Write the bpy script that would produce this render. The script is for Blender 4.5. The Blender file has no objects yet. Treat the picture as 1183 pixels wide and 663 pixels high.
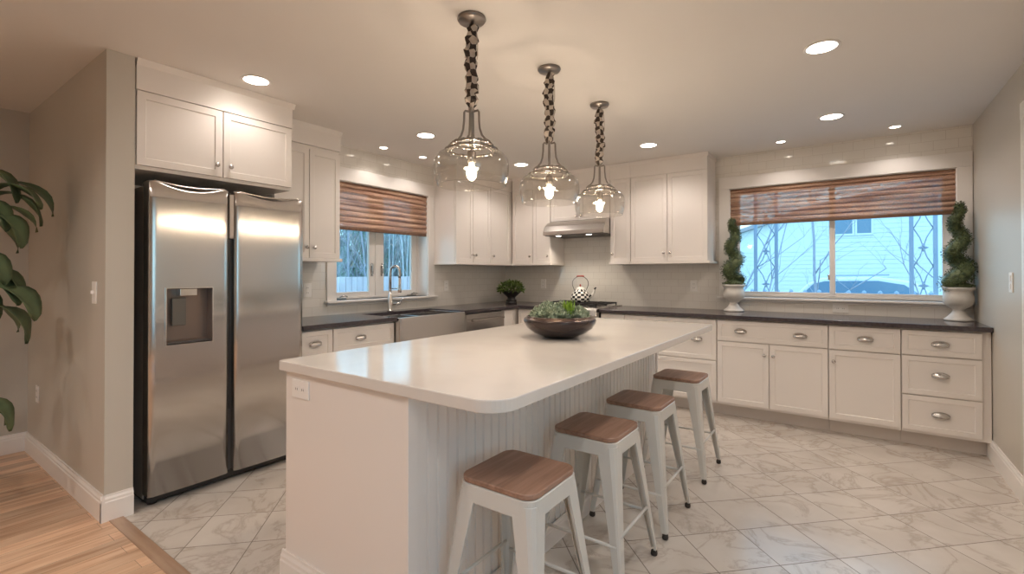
import bpy, bmesh, math, random
from mathutils import Vector, Matrix, noise
from math import sin, cos, pi, radians

# ------------------------------------------------------------------ camera, world, exposure
sc = bpy.context.scene
C = sc.collection
CAM = dict(x=3.78718, y=-5.17175, z=1.28535, yaw=0.61815, pitch=0.00783, roll=-0.00067, f=552.733, oy=-20.348)
cd = bpy.data.cameras.new('camera'); cam = bpy.data.objects.new('camera', cd); C.objects.link(cam)
cy_, sy_, cp_, sp_ = cos(CAM['yaw']), sin(CAM['yaw']), cos(CAM['pitch']), sin(CAM['pitch'])
fw = Vector((-sy_*cp_, cy_*cp_, sp_)); rt = Vector((cy_, sy_, 0)); up = rt.cross(fw)
rt2 = rt*cos(CAM['roll']) + up*sin(CAM['roll']); up2 = -rt*sin(CAM['roll']) + up*cos(CAM['roll'])
cam.matrix_world = Matrix(((rt2.x, up2.x, -fw.x, CAM['x']), (rt2.y, up2.y, -fw.y, CAM['y']), (rt2.z, up2.z, -fw.z, CAM['z']), (0, 0, 0, 1)))
cd.sensor_fit = 'HORIZONTAL'; cd.sensor_width = 36; cd.lens = CAM['f']/1183*36
cd.shift_y = CAM['oy']/1183; cd.clip_start = .05; cd.clip_end = 200
sc.camera = cam
sc.view_settings.view_transform = 'Standard'; sc.view_settings.look = 'None'
sc.view_settings.gamma = 1; sc.view_settings.use_curve_mapping = False
sc.view_settings.exposure = 0.92
sc.cycles.use_denoising = True
sc.cycles.max_bounces = 10; sc.cycles.diffuse_bounces = 8; sc.cycles.glossy_bounces = 4
sc.cycles.transparent_max_bounces = 16; sc.cycles.sample_clamp_indirect = 6
sc.cycles.caustics_reflective = False; sc.cycles.caustics_refractive = False

world = bpy.data.worlds.new('sky'); sc.world = world; world.use_nodes = True
wn = world.node_tree.nodes; wl = world.node_tree.links
bg = wn['Background']; bg.inputs['Strength'].default_value = 1.6
tc = wn.new('ShaderNodeTexCoord'); sx = wn.new('ShaderNodeSeparateXYZ'); cr = wn.new('ShaderNodeValToRGB')
wl.new(tc.outputs['Generated'], sx.inputs[0]); wl.new(sx.outputs['Z'], cr.inputs[0]); wl.new(cr.outputs[0], bg.inputs['Color'])
cr.color_ramp.elements[0].position = 0.0; cr.color_ramp.elements[0].color = (.52, .86, 1.0, 1)
cr.color_ramp.elements[1].position = .7; cr.color_ramp.elements[1].color = (.36, .66, 1.0, 1)

CANW = 15.5          # watt of each large ceiling spot
CANS = 4.5           # watt of each small ceiling spot
BULBW = 8.0          # watt of each pendant bulb
WARM = (1.0, .885, .805)
H = 2.4537; W = 4.5663

# ------------------------------------------------------------------ materials
def mat(name, col=(.8, .8, .8), rough=.5, metal=0., **kw):
    m = bpy.data.materials.new(name); m.use_nodes = True
    b = m.node_tree.nodes['Principled BSDF']
    b.inputs['Base Color'].default_value = (*col, 1); b.inputs['Roughness'].default_value = rough
    b.inputs['Metallic'].default_value = metal
    for k, v in kw.items():
        k = k.replace('_', ' ')
        b.inputs[k].default_value = (*v, 1) if isinstance(v, tuple) else v
    return m
def nt(m): return m.node_tree.nodes, m.node_tree.links, m.node_tree.nodes['Principled BSDF']
def node(ns, t, **kw):
    n = ns.new(t)
    for k, v in kw.items():
        if k in n.inputs: n.inputs[k].default_value = v
        else: setattr(n, k, v)
    return n
def ramp(ns, stops):
    r = ns.new('ShaderNodeValToRGB'); e = r.color_ramp.elements
    e[0].position, e[0].color = stops[0][0], (*stops[0][1], 1)
    e[1].position, e[1].color = stops[-1][0], (*stops[-1][1], 1)
    for p, c in stops[1:-1]:
        x = e.new(p); x.color = (*c, 1)
    return r
def noisy(name, c1, c2, scale, rough=.5, metal=0., stretch=(1, 1, 1), bump=0., detail=4, lo=.35, hi=.65, **kw):
    m = mat(name, c1, rough, metal, **kw); ns, ls, b = nt(m)
    t = ns.new('ShaderNodeTexCoord'); mp = ns.new('ShaderNodeMapping'); mp.inputs['Scale'].default_value = stretch
    n = node(ns, 'ShaderNodeTexNoise', Scale=scale, Detail=detail); r = ramp(ns, [(lo, c1), (hi, c2)])
    ls.new(t.outputs['Object'], mp.inputs[0]); ls.new(mp.outputs[0], n.inputs['Vector']); ls.new(n.outputs['Fac'], r.inputs[0]); ls.new(r.outputs[0], b.inputs['Base Color'])
    if bump:
        bp = node(ns, 'ShaderNodeBump', Strength=bump, Distance=.002); ls.new(n.outputs['Fac'], bp.inputs['Height']); ls.new(bp.outputs[0], b.inputs['Normal'])
    return m

M = {}
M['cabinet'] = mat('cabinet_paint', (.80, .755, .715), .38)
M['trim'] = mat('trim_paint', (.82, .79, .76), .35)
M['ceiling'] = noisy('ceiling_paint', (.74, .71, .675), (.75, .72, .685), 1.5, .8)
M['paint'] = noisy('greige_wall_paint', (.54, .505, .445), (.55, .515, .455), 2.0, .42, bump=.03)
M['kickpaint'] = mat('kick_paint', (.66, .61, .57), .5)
M['quartz'] = noisy('white_quartz', (.70, .665, .625), (.64, .60, .56), 2.2, .13, detail=8, lo=.45, hi=.72)
M['darkstone'] = noisy('dark_stone', (.045, .036, .040), (.075, .062, .066), 60, .16)
M['chrome'] = mat('brushed_nickel', (.62, .59, .56), .25, 1.)
M['chrome2'] = mat('polished_nickel', (.70, .66, .62), .14, 1.)
M['brass'] = mat('pendant_nickel', (.30, .27, .245), .3, 1.)
M['black'] = mat('black_plastic', (.02, .018, .018), .4)
M['darkgrey'] = mat('dark_grey_case', (.09, .085, .085), .4, .3)
M['rubber'] = mat('rubber', (.035, .028, .024), .7)
M['plate'] = mat('white_plastic_plate', (.85, .83, .80), .35)
M['stoolpaint'] = mat('stool_grey_paint', (.62, .61, .575), .33)
M['urn'] = noisy('urn_white_stone', (.72, .69, .64), (.60, .57, .52), 14, .5)
M['blackurn'] = mat('black_urn', (.02, .017, .016), .35)
M['soil'] = noisy('soil', (.05, .035, .025), (.09, .07, .05), 60, .9)
M['bulbglow'] = mat('bulb_glow', (1, .9, .75), .5, Emission_Color=(1, .80, .56), Emission_Strength=22.)
M['canglow'] = mat('can_glow', (1, .95, .9), .5, Emission_Color=(1, .90, .78), Emission_Strength=9.)
M['red'] = mat('red_handle', (.35, .05, .03), .35)
M['white_enamel'] = mat('white_enamel', (.86, .84, .78), .18)
M['black_enamel'] = mat('black_enamel', (.02, .02, .022), .18)
M['cloth_light'] = mat('sleeve_light_cloth', (.50, .44, .38), .85)
M['cloth_dark'] = mat('sleeve_dark_cloth', (.045, .032, .026), .85)
M['bark'] = noisy('bark', (.40, .41, .47), (.32, .33, .40), 20, .9)  # paled towards blue-grey: outdoor glare is put into the tree colour
M['bark_pale'] = noisy('pale_bark', (.58, .60, .62), (.42, .44, .48), 8, .9)
M['siding_ext'] = mat('white_siding', (.72, .76, .76), .7)
M['extwindow'] = mat('dark_window_glass', (.14, .24, .34), .1)
M['roofbrown'] = mat('brown_roof', (.40, .36, .38), .8)
M['iron'] = mat('hazed_iron', (.30, .37, .48), .5)  # dark iron paled towards blue, outdoor glare put into the colour
M['fence'] = noisy('fence_boards', (.62, .55, .56), (.52, .45, .48), 6, .8, stretch=(1, 1, .2))
M['carpaint'] = mat('white_car_paint', (.75, .77, .78), .15)
M['grass'] = noisy('winter_lawn', (.42, .46, .44), (.30, .34, .30), 3, .95)
M['porch'] = mat('porch_concrete', (.5, .5, .5), .8)

def leafmat(name, c1, c2, scale=30):
    m = noisy(name, c1, c2, scale, .5); ns, ls, b = nt(m)
    return m
M['boxwood'] = leafmat('boxwood_leaf', (.055, .085, .040), (.16, .20, .085))
M['blackpotleaf'] = leafmat('pot_leaf', (.035, .075, .015), (.16, .22, .05))
M['biglLeaf'] = leafmat('rubber_leaf', (.07, .11, .055), (.15, .20, .10), 6)
M['leafvein'] = mat('leaf_vein', (.16, .22, .10), .5)
M['succulent'] = leafmat('grey_succulent', (.16, .22, .14), (.42, .48, .36))
M['succulent_dark'] = leafmat('dark_succulent', (.07, .05, .035), (.16, .13, .08))
M['limegrass'] = leafmat('lime_grass', (.16, .30, .02), (.32, .48, .06))
M['bowlglaze'] = noisy('bronze_glaze', (.075, .052, .045), (.045, .034, .034), 9, .22, .55)
M['rimglaze'] = noisy('rim_glaze', (.17, .12, .09), (.09, .06, .055), 12, .2, .6)

# brushed steel (object-space vertical grain)
def steel(name, col, rough, aniso=.75, rot=0., stretch=(90, 90, 1.2)):
    m = mat(name, col, rough, 1.); ns, ls, b = nt(m)
    b.inputs['Anisotropic'].default_value = aniso; b.inputs['Anisotropic Rotation'].default_value = rot
    tg = ns.new('ShaderNodeTangent'); tg.direction_type = 'RADIAL'; tg.axis = 'Z'; ls.new(tg.outputs[0], b.inputs['Tangent'])
    t = ns.new('ShaderNodeTexCoord'); mp = ns.new('ShaderNodeMapping'); mp.inputs['Scale'].default_value = stretch
    n = node(ns, 'ShaderNodeTexNoise', Scale=6., Detail=2.)
    mr = node(ns, 'ShaderNodeMapRange'); mr.inputs['To Min'].default_value = rough*.96; mr.inputs['To Max'].default_value = rough*1.04
    ls.new(t.outputs['Object'], mp.inputs[0]); ls.new(mp.outputs[0], n.inputs['Vector']); ls.new(n.outputs['Fac'], mr.inputs[0]); ls.new(mr.outputs[0], b.inputs['Roughness'])
    return m
M['fridgesteel'] = steel('fridge_steel', (.60, .57, .545), .21, .9, 0.)
M['steel'] = steel('appliance_steel', (.60, .575, .55), .26, .5, 0.)
M['steelside'] = mat('fridge_side_grey', (.42, .37, .33), .4, .3)
M['recess'] = mat('dispenser_recess', (.26, .20, .17), .35, .5)

# subway tile on walls : u runs along the wall, v is height
def tilemat(name, uaxis):
    m = mat(name, (.6, .58, .52), .08); ns, ls, b = nt(m)
    t = ns.new('ShaderNodeTexCoord'); s = ns.new('ShaderNodeSeparateXYZ'); c = ns.new('ShaderNodeCombineXYZ')
    ls.new(t.outputs['Object'], s.inputs[0]); ls.new(s.outputs[uaxis], c.inputs[0]); ls.new(s.outputs['Z'], c.inputs[1])
    br = ns.new('ShaderNodeTexBrick'); br.inputs['Scale'].default_value = 1.
    br.inputs['Brick Width'].default_value = .152; br.inputs['Row Height'].default_value = .0762
    br.inputs['Mortar Size'].default_value = .0014; br.inputs['Mortar Smooth'].default_value = .2; br.inputs['Bias'].default_value = 0
    br.inputs['Color1'].default_value = (.76, .73, .68, 1); br.inputs['Color2'].default_value = (.79, .76, .71, 1); br.inputs['Mortar'].default_value = (.62, .58, .53, 1)
    ls.new(c.outputs[0], br.inputs['Vector']); ls.new(br.outputs['Color'], b.inputs['Base Color'])
    n = node(ns, 'ShaderNodeTexNoise', Scale=9., Detail=2.); ls.new(t.outputs['Object'], n.inputs['Vector'])
    mx = node(ns, 'ShaderNodeMath', operation='MULTIPLY_ADD'); ls.new(br.outputs['Fac'], mx.inputs[0]); mx.inputs[1].default_value = -1.; ls.new(n.outputs['Fac'], mx.inputs[2])
    bp = node(ns, 'ShaderNodeBump', Strength=.25, Distance=.0015); ls.new(mx.outputs[0], bp.inputs['Height']); ls.new(bp.outputs[0], b.inputs['Normal'])
    return m
M['tile_x'] = tilemat('subway_tile_back', 'X'); M['tile_y'] = tilemat('subway_tile_left', 'Y')

# diagonal marble floor tile
def marble():
    m = mat('marble_floor_tile', (.7, .66, .6), .22); ns, ls, b = nt(m)
    t = ns.new('ShaderNodeTexCoord'); mp = ns.new('ShaderNodeMapping'); P = .2085; side = P*math.sqrt(2)
    mp.vector_type = 'POINT'; mp.inputs['Location'].default_value = (0, 0, 0); mp.inputs['Rotation'].default_value = (0, 0, radians(45))
    # shift so that a tile vertex falls on (3.731, -1.725)
    sh = node(ns, 'ShaderNodeVectorMath', operation='SUBTRACT'); sh.inputs[1].default_value = (3.731, -1.725, 0)
    ls.new(t.outputs['Object'], sh.inputs[0]); ls.new(sh.outputs[0], mp.inputs[0])
    br = ns.new('ShaderNodeTexBrick'); br.offset = 0.; br.squash = 1.
    br.inputs['Scale'].default_value = 1.; br.inputs['Brick Width'].default_value = side; br.inputs['Row Height'].default_value = side
    br.inputs['Mortar Size'].default_value = .0024; br.inputs['Mortar Smooth'].default_value = .1
    ls.new(mp.outputs[0], br.inputs['Vector'])
    # per tile random offset
    sn = node(ns, 'ShaderNodeVectorMath', operation='DIVIDE'); sn.inputs[1].default_value = (side, side, 1); ls.new(mp.outputs[0], sn.inputs[0])
    fl = node(ns, 'ShaderNodeVectorMath', operation='FLOOR'); ls.new(sn.outputs[0], fl.inputs[0])
    wh = node(ns, 'ShaderNodeTexWhiteNoise', noise_dimensions='3D'); ls.new(fl.outputs[0], wh.inputs['Vector'])
    sc_ = node(ns, 'ShaderNodeVectorMath', operation='SCALE'); sc_.inputs['Scale'].default_value = 7.; ls.new(wh.outputs['Color'], sc_.inputs[0])
    ad = node(ns, 'ShaderNodeVectorMath', operation='ADD'); ls.new(t.outputs['Object'], ad.inputs[0]); ls.new(sc_.outputs[0], ad.inputs[1])
    n1 = node(ns, 'ShaderNodeTexNoise', Scale=2.6, Detail=7., Roughness=.6, Distortion=.9); ls.new(ad.outputs[0], n1.inputs['Vector'])
    ab = node(ns, 'ShaderNodeMath', operation='SUBTRACT'); ls.new(n1.outputs['Fac'], ab.inputs[0]); ab.inputs[1].default_value = .5
    a2 = node(ns, 'ShaderNodeMath', operation='ABSOLUTE'); ls.new(ab.outputs[0], a2.inputs[0])
    r = ramp(ns, [(0., (.50, .445, .39)), (.012, (.56, .505, .45)), (.035, (.62, .575, .52)), (.2, (.645, .60, .545))]); ls.new(a2.outputs[0], r.inputs[0])
    n2 = node(ns, 'ShaderNodeTexNoise', Scale=3., Detail=4.); ls.new(ad.outputs[0], n2.inputs['Vector'])
    r2 = ramp(ns, [(.35, (.90, .885, .87)), (.6, (1, 1, 1))]); ls.new(n2.outputs['Fac'], r2.inputs[0])
    mu = node(ns, 'ShaderNodeMix', data_type='RGBA', blend_type='MULTIPLY'); mu.inputs[0].default_value = 1.
    ls.new(r.outputs[0], mu.inputs[6]); ls.new(r2.outputs[0], mu.inputs[7])
    mo = node(ns, 'ShaderNodeMix', data_type='RGBA'); ls.new(br.outputs['Fac'], mo.inputs[0]); ls.new(mu.outputs[2], mo.inputs[6]); mo.inputs[7].default_value = (.20, .165, .14, 1)
    ls.new(mo.outputs[2], b.inputs['Base Color'])
    mr = node(ns, 'ShaderNodeMapRange'); mr.inputs['To Min'].default_value = .2; mr.inputs['To Max'].default_value = .8; ls.new(br.outputs['Fac'], mr.inputs[0]); ls.new(mr.outputs[0], b.inputs['Roughness'])
    return m
M['marble'] = marble()

def plankwood(name, cols, pw=.09, pl=1.1, along='Y', rough=.28):
    m = mat(name, cols[1], rough); ns, ls, b = nt(m)
    t = ns.new('ShaderNodeTexCoord'); s = ns.new('ShaderNodeSeparateXYZ'); c = ns.new('ShaderNodeCombineXYZ')
    ls.new(t.outputs['Object'], s.inputs[0])
    ls.new(s.outputs[along], c.inputs[0]); ls.new(s.outputs['X' if along == 'Y' else 'Y'], c.inputs[1])
    br = ns.new('ShaderNodeTexBrick'); br.offset = .37; br.inputs['Scale'].default_value = 1.
    br.inputs['Brick Width'].default_value = pl; br.inputs['Row Height'].default_value = pw; br.inputs['Mortar Size'].default_value = .0008
    br.inputs['Color1'].default_value = (.75, .75, .75, 1); br.inputs['Color2'].default_value = (1.1, 1.1, 1.1, 1); br.inputs['Mortar'].default_value = (.3, .3, .3, 1)
    ls.new(c.outputs[0], br.inputs['Vector'])
    mp = ns.new('ShaderNodeMapping'); mp.inputs['Scale'].default_value = (1.2, 14, 1); ls.new(c.outputs[0], mp.inputs[0])
    n = node(ns, 'ShaderNodeTexNoise', Scale=2.2, Detail=6., Distortion=.6); ls.new(mp.outputs[0], n.inputs['Vector'])
    r = ramp(ns, [(.3, cols[0]), (.5, cols[1]), (.7, cols[2])]); ls.new(n.outputs['Fac'], r.inputs[0])
    mu = node(ns, 'ShaderNodeMix', data_type='RGBA', blend_type='MULTIPLY'); mu.inputs[0].default_value = 1.
    ls.new(r.outputs[0], mu.inputs[6]); ls.new(br.outputs['Color'], mu.inputs[7]); ls.new(mu.outputs[2], b.inputs['Base Color'])
    return m
M['oak'] = plankwood('oak_planks', [(.52, .30, .18), (.70, .46, .30), (.78, .56, .39)])
M['oakstrip'] = plankwood('oak_threshold', [(.40, .25, .16), (.48, .32, .22), (.54, .38, .27)], .2, 5, 'X')
def grain(name, c1, c2, c3, ax='X', sc_=3., rough=.4):
    m = mat(name, c2, rough); ns, ls, b = nt(m)
    t = ns.new('ShaderNodeTexCoord'); mp = ns.new('ShaderNodeMapping'); mp.inputs['Scale'].default_value = (1, 16, 16) if ax == 'X' else (16, 1, 16)
    n = node(ns, 'ShaderNodeTexNoise', Scale=sc_, Detail=5., Distortion=.4); r = ramp(ns, [(.32, c1), (.5, c2), (.7, c3)])
    ls.new(t.outputs['Object'], mp.inputs[0]); ls.new(mp.outputs[0], n.inputs['Vector']); ls.new(n.outputs['Fac'], r.inputs[0]); ls.new(r.outputs[0], b.inputs['Base Color'])
    return m
M['seatwood'] = grain('seat_wood', (.24, .135, .09), (.31, .18, .125), (.38, .23, .165), 'Y')

def glassmat(name, tint=(1, 1, 1), reflect=1.0, base=.0):
    m = bpy.data.materials.new(name); m.use_nodes = True; ns, ls = m.node_tree.nodes, m.node_tree.links
    ns.remove(ns['Principled BSDF']); out = ns['Material Output']
    tr = node(ns, 'ShaderNodeBsdfTransparent'); tr.inputs[0].default_value = (*tint, 1)
    gl = node(ns, 'ShaderNodeBsdfGlossy'); gl.inputs['Roughness'].default_value = .02
    fr = node(ns, 'ShaderNodeFresnel', IOR=1.45); ge = ns.new('ShaderNodeNewGeometry'); ir = node(ns, 'ShaderNodeMapRange'); ir.inputs['To Min'].default_value = 1.45; ir.inputs['To Max'].default_value = 1/1.45; ls.new(ge.outputs['Backfacing'], ir.inputs[0]); ls.new(ir.outputs[0], fr.inputs['IOR']); mu = node(ns, 'ShaderNodeMath', operation='MULTIPLY_ADD'); mu.inputs[1].default_value = reflect; mu.inputs[2].default_value = base; mu.use_clamp = True
    mx = ns.new('ShaderNodeMixShader'); ls.new(fr.outputs[0], mu.inputs[0]); ls.new(mu.outputs[0], mx.inputs[0]); ls.new(tr.outputs[0], mx.inputs[1]); ls.new(gl.outputs[0], mx.inputs[2]); ls.new(mx.outputs[0], out.inputs[0])
    return m
M['pane'] = glassmat('window_glass', (.93, .98, 1.0), 1., 0)
M['shadeglass'] = glassmat('pendant_glass', (.97, .965, .95), 1.0, .015)

def blindmat(name, ax):
    m = mat(name, (.3, .17, .1), .7); ns, ls, b = nt(m); out = ns['Material Output']
    t = ns.new('ShaderNodeTexCoord'); mp = ns.new('ShaderNodeMapping'); mp.inputs['Scale'].default_value = (2, 2, 55)
    n = node(ns, 'ShaderNodeTexNoise', Scale=1., Detail=4.); r = ramp(ns, [(.3, (.20, .10, .065)), (.45, (.34, .19, .125)), (.56, (.46, .28, .19)), (.72, (.60, .42, .30))])
    ls.new(t.outputs['Object'], mp.inputs[0]); ls.new(mp.outputs[0], n.inputs['Vector']); ls.new(n.outputs['Fac'], r.inputs[0]); ls.new(r.outputs[0], b.inputs['Base Color'])
    # woven gaps : tiny see-through holes between the reeds
    mp2 = ns.new('ShaderNodeMapping'); mp2.inputs['Scale'].default_value = (110, 110, 230)
    n2 = node(ns, 'ShaderNodeTexNoise', Scale=1., Detail=2.); ls.new(t.outputs['Object'], mp2.inputs[0]); ls.new(mp2.outputs[0], n2.inputs['Vector'])
    r2 = ramp(ns, [(.50, (0, 0, 0)), (.68, (.38, .38, .38))]); ls.new(n2.outputs['Fac'], r2.inputs[0])
    tr = ns.new('ShaderNodeBsdfTransparent'); mx = ns.new('ShaderNodeMixShader')
    ls.new(r2.outputs[0], mx.inputs[0]); ls.new(b.outputs[0], mx.inputs[1]); ls.new(tr.outputs[0], mx.inputs[2]); ls.new(mx.outputs[0], out.inputs[0])
    return m
M['blind'] = blindmat('woven_wood_shade', 'X')
M['blindrail'] = grain('shade_rail_wood', (.10, .05, .03), (.16, .085, .05), (.2, .11, .07))

# ------------------------------------------------------------------ mesh helpers
def NB(): return bmesh.new()
def box(b, x0, x1, y0, y1, z0, z1, mi=0):
    vs = [b.verts.new((x, y, z)) for x in (x0, x1) for y in (y0, y1) for z in (z0, z1)]
    for q in ((0, 1, 3, 2), (4, 6, 7, 5), (0, 4, 5, 1), (2, 3, 7, 6), (0, 2, 6, 4), (1, 5, 7, 3)):
        f = b.faces.new([vs[i] for i in q]); f.material_index = mi
    return vs
def boxM(b, mtx, u0, u1, w0, w1, z0, z1):
    vs = box(b, u0, u1, w0, w1, z0, z1)
    for v in vs: v.co = mtx @ v.co
    return vs
def prism(b, pts, a0, a1, axis):
    """extrude 2-D outline between a0 and a1 along axis; pts are the other two coordinates in xyz order"""
    def P(p, a): return {'x': (a, p[0], p[1]), 'y': (p[0], a, p[1]), 'z': (p[0], p[1], a)}[axis]
    A = [b.verts.new(P(p, a0)) for p in pts]; B_ = [b.verts.new(P(p, a1)) for p in pts]; n = len(pts)
    for i in range(n): b.faces.new((A[i], A[(i+1) % n], B_[(i+1) % n], B_[i]))
    b.faces.new(A); b.faces.new(B_[::-1])
def lathe(b, prof, seg=32, c=(0, 0, 0), cap=True, axis='z', mi=0):
    rings = []
    for r, z in prof:
        ring = []
        for i in range(seg):
            a = 2*pi*i/seg; p = (r*cos(a), r*sin(a), z)
            if axis == 'x': p = (z, r*cos(a), r*sin(a))
            if axis == 'y': p = (r*cos(a), z, r*sin(a))
            ring.append(b.verts.new((p[0]+c[0], p[1]+c[1], p[2]+c[2])))
        rings.append(ring)
    for A, B_ in zip(rings, rings[1:]):
        for i in range(seg):
            f = b.faces.new((A[i], A[(i+1) % seg], B_[(i+1) % seg], B_[i])); f.smooth = True; f.material_index = mi
    if cap:
        for R_, pr_ in ((rings[0], prof[0]), (rings[-1], prof[-1])):
            if pr_[0] > 1e-5:
                f = b.faces.new(R_); f.material_index = mi
    return rings
def tube(b, pts, r, seg=8, closed=False, mi=0):
    pts = [Vector(p) for p in pts]; n = len(pts); rr = r if isinstance(r, (list, tuple)) else [r]*n
    rings = []; prev = None
    for i, p in enumerate(pts):
        if closed: d = pts[(i+1) % n] - pts[i-1]
        else: d = pts[min(i+1, n-1)] - pts[max(i-1, 0)]
        d.normalize()
        if prev is None:
            a = Vector((0, 0, 1)) if abs(d.z) < .9 else Vector((1, 0, 0)); nx = d.cross(a).normalized()
        else:
            nx = (prev - d*prev.dot(d)).normalized()
        prev = nx; ny = d.cross(nx)
        rings.append([b.verts.new(p + nx*rr[i]*cos(2*pi*k/seg) + ny*rr[i]*sin(2*pi*k/seg)) for k in range(seg)])
    m = n if closed else n-1
    for i in range(m):
        A, B_ = rings[i], rings[(i+1) % n]
        for k in range(seg):
            f = b.faces.new((A[k], A[(k+1) % seg], B_[(k+1) % seg], B_[k])); f.smooth = True; f.material_index = mi
    if not closed:
        for R_ in (rings[0][::-1], rings[-1]):
            f = b.faces.new(R_); f.material_index = mi
def ring(b, R_, z, r, seg=40, c=(0, 0)):
    tube(b, [(c[0]+R_*cos(2*pi*i/seg), c[1]+R_*sin(2*pi*i/seg), z) for i in range(seg)], r, 8, True)
def rrect(x0, x1, y0, y1, rs, n=6):
    """rounded rectangle, rs = radii for corners (x0y0, x1y0, x1y1, x0y1)"""
    out = []
    for (cx, cy, a0), r in zip(((x0, y0, pi), (x1, y0, 1.5*pi), (x1, y1, 0), (x0, y1, .5*pi)), rs):
        ox = cx + (r if cx == x0 else -r); oy = cy + (r if cy == y0 else -r)
        for i in range(n+1):
            a = a0 + .5*pi*i/n; out.append((ox+r*cos(a), oy+r*sin(a)))
            if r < 1e-6: break
    return out
def leaf(b, base, d, upv, L, wd, curl=.3, n=4, fold=.15, mi=0):
    base, d, upv = Vector(base), Vector(d).normalized(), Vector(upv); s = d.cross(upv)
    if s.length < 1e-3: s = d.cross(Vector((1, .2, .1)))
    s.normalize(); u = s.cross(d).normalized(); prev = None
    for i in range(n+1):
        t = i/n; w_ = wd*.5*(sin(pi*min(1, t*.92+.08))**.8)*(1 if t < 1 else 0.05)
        c = base + d*(L*t*(1-.15*curl*t)) - u*(curl*L*t*t*.5)
        row = [b.verts.new(c - s*w_ + u*fold*w_), b.verts.new(c), b.verts.new(c + s*w_ + u*fold*w_)]
        if prev:
            for k in (0, 1):
                f = b.faces.new((prev[k], prev[k+1], row[k+1], row[k])); f.smooth = True; f.material_index = mi
        prev = row

OFF = {}
def finish(name, b, m, parent=None, bevel=0., smooth=False, local=False, seg=2, solid=0.):
    off = Vector((0, 0, 0))
    if parent is not None and not local: off = OFF.get(parent.name, off)
    if off.length > 0:
        for v in b.verts: v.co -= off
    bmesh.ops.recalc_face_normals(b, faces=b.faces)
    me = bpy.data.meshes.new(name); b.to_mesh(me); b.free()
    for mm in (m if isinstance(m, (list, tuple)) else [m]): me.materials.append(mm)
    o = bpy.data.objects.new(name, me); C.objects.link(o)
    if parent is not None:
        o.parent = parent; OFF[o.name] = off
    if smooth:
        for p in me.polygons: p.use_smooth = True
    if solid:
        md = o.modifiers.new('s', 'SOLIDIFY'); md.thickness = solid; md.offset = 0
    if bevel:
        md = o.modifiers.new('b', 'BEVEL'); md.width = bevel; md.segments = seg; md.limit_method = 'ANGLE'; md.angle_limit = radians(40); md.harden_normals = False
    return o
def tag(o, label, cat, group=None, kind=None):
    if label: o['label'] = label
    if cat: o['category'] = cat
    if group: o['group'] = group
    if kind: o['kind'] = kind
    return o
def thing(name, label, cat, loc=(0, 0, 0), group=None, rz=0.):
    o = bpy.data.objects.new(name, None); C.objects.link(o); o.location = loc; o.rotation_euler[2] = rz; o.empty_display_size = .05
    OFF[o.name] = Vector(loc); return tag(o, label, cat, group)
def struct(name, b, m, bevel=0., parent=None, **k):
    o = finish(name, b, m, parent, bevel, **k)
    if parent is None: o['kind'] = 'structure'
    return o
def kids(o): return [c for c in bpy.data.objects if c.parent is o]
def dup(src, loc, label=None, rz=None):
    tree = {}
    for c in bpy.data.objects: tree.setdefault(c.parent, []).append(c)
    def rec(o, par):
        n = o.copy(); C.objects.link(n); n.parent = par
        for ch in tree.get(o, []): rec(ch, n)
        return n
    r = rec(src, None); r.location = loc
    if rz is not None: r.rotation_euler[2] = rz
    if label: r['label'] = label
    return r
def lamp(name, kind, loc, energy, color=WARM, rot=(0, 0, 0), **kw):
    l = bpy.data.lights.new(name, kind); l.energy = energy; l.color = color
    for k, v in kw.items(): setattr(l, k, v)
    o = bpy.data.objects.new(name, l); C.objects.link(o); o.location = loc; o.rotation_euler = rot
    return o

# frames for cabinet fronts:  u = along the wall, w = out of the wall, z = up
MB = Matrix(((1, 0, 0, 0), (0, -1, 0, 0), (0, 0, 1, 0), (0, 0, 0, 1)))      # back wall: (u,w,z) -> (u,-w,z)
ML = Matrix(((0, 1, 0, 0), (1, 0, 0, 0), (0, 0, 1, 0), (0, 0, 0, 1)))       # left wall: (u,w,z) -> (w,u,z)
def shaker(mtx, u0, u1, z0, z1, w, th=.02, rail=.057, flat=False):
    g = .0018; u0 += g; u1 -= g; z0 += g; z1 -= g
    b = NB(); box(b, u0, u1, w-th, w, z0, z1)
    bmesh.ops.recalc_face_normals(b, faces=b.faces); b.normal_update()
    fr = max(b.faces, key=lambda f: f.calc_center_median().y)
    if not flat:
        bmesh.ops.inset_region(b, faces=[fr], thickness=min(rail, .32*(z1-z0), .32*(u1-u0)), depth=0)
        bmesh.ops.inset_region(b, faces=[fr], thickness=.004, depth=-.007)
    for v in b.verts: v.co = mtx @ v.co
    return b
def knob(mtx, u, z, w, parent):
    b = NB(); lathe(b, [(.006, 0), (.005, .008), (.0055, .012), (.0135, .018), (.0145, .023), (.011, .028), (.0, .030)], 16, axis='y')
    for v in b.verts: v.co = mtx @ (v.co + Vector((u, w, z)))
    return finish('knob', b, M['chrome'], parent)
def cup(mtx, u, z, w, parent):
    b = NB(); a, hh, dd = .048, .034, .026; N1, N2 = 14, 6; rows = []
    for j in range(N2+1):
        ph = .5*pi*j/N2; row = []
        for i in range(N1+1):
            th = pi*i/N1; row.append(b.verts.new((a*cos(th), dd*sin(th)*cos(ph), -.014 + hh*sin(ph)*(.35+.65*sin(th)))))
        rows.append(row)
    for A, B_ in zip(rows, rows[1:]):
        for i in range(N1): b.faces.new((A[i], A[i+1], B_[i+1], B_[i])).smooth = True
    prism(b, [(.0505*cos(2*pi*i/28), .024*sin(2*pi*i/28)+.001) for i in range(28)], -.0004, .0022, 'y')
    for v in b.verts: v.co = mtx @ (v.co + Vector((u, w, z)))
    return finish('cup_pull', b, M['chrome'], parent, solid=.0015)

# ------------------------------------------------------------------ structure
T = .12
b = NB(); box(b, -1.3, 4.8, -8.1, .2, -.06, 0)
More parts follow.
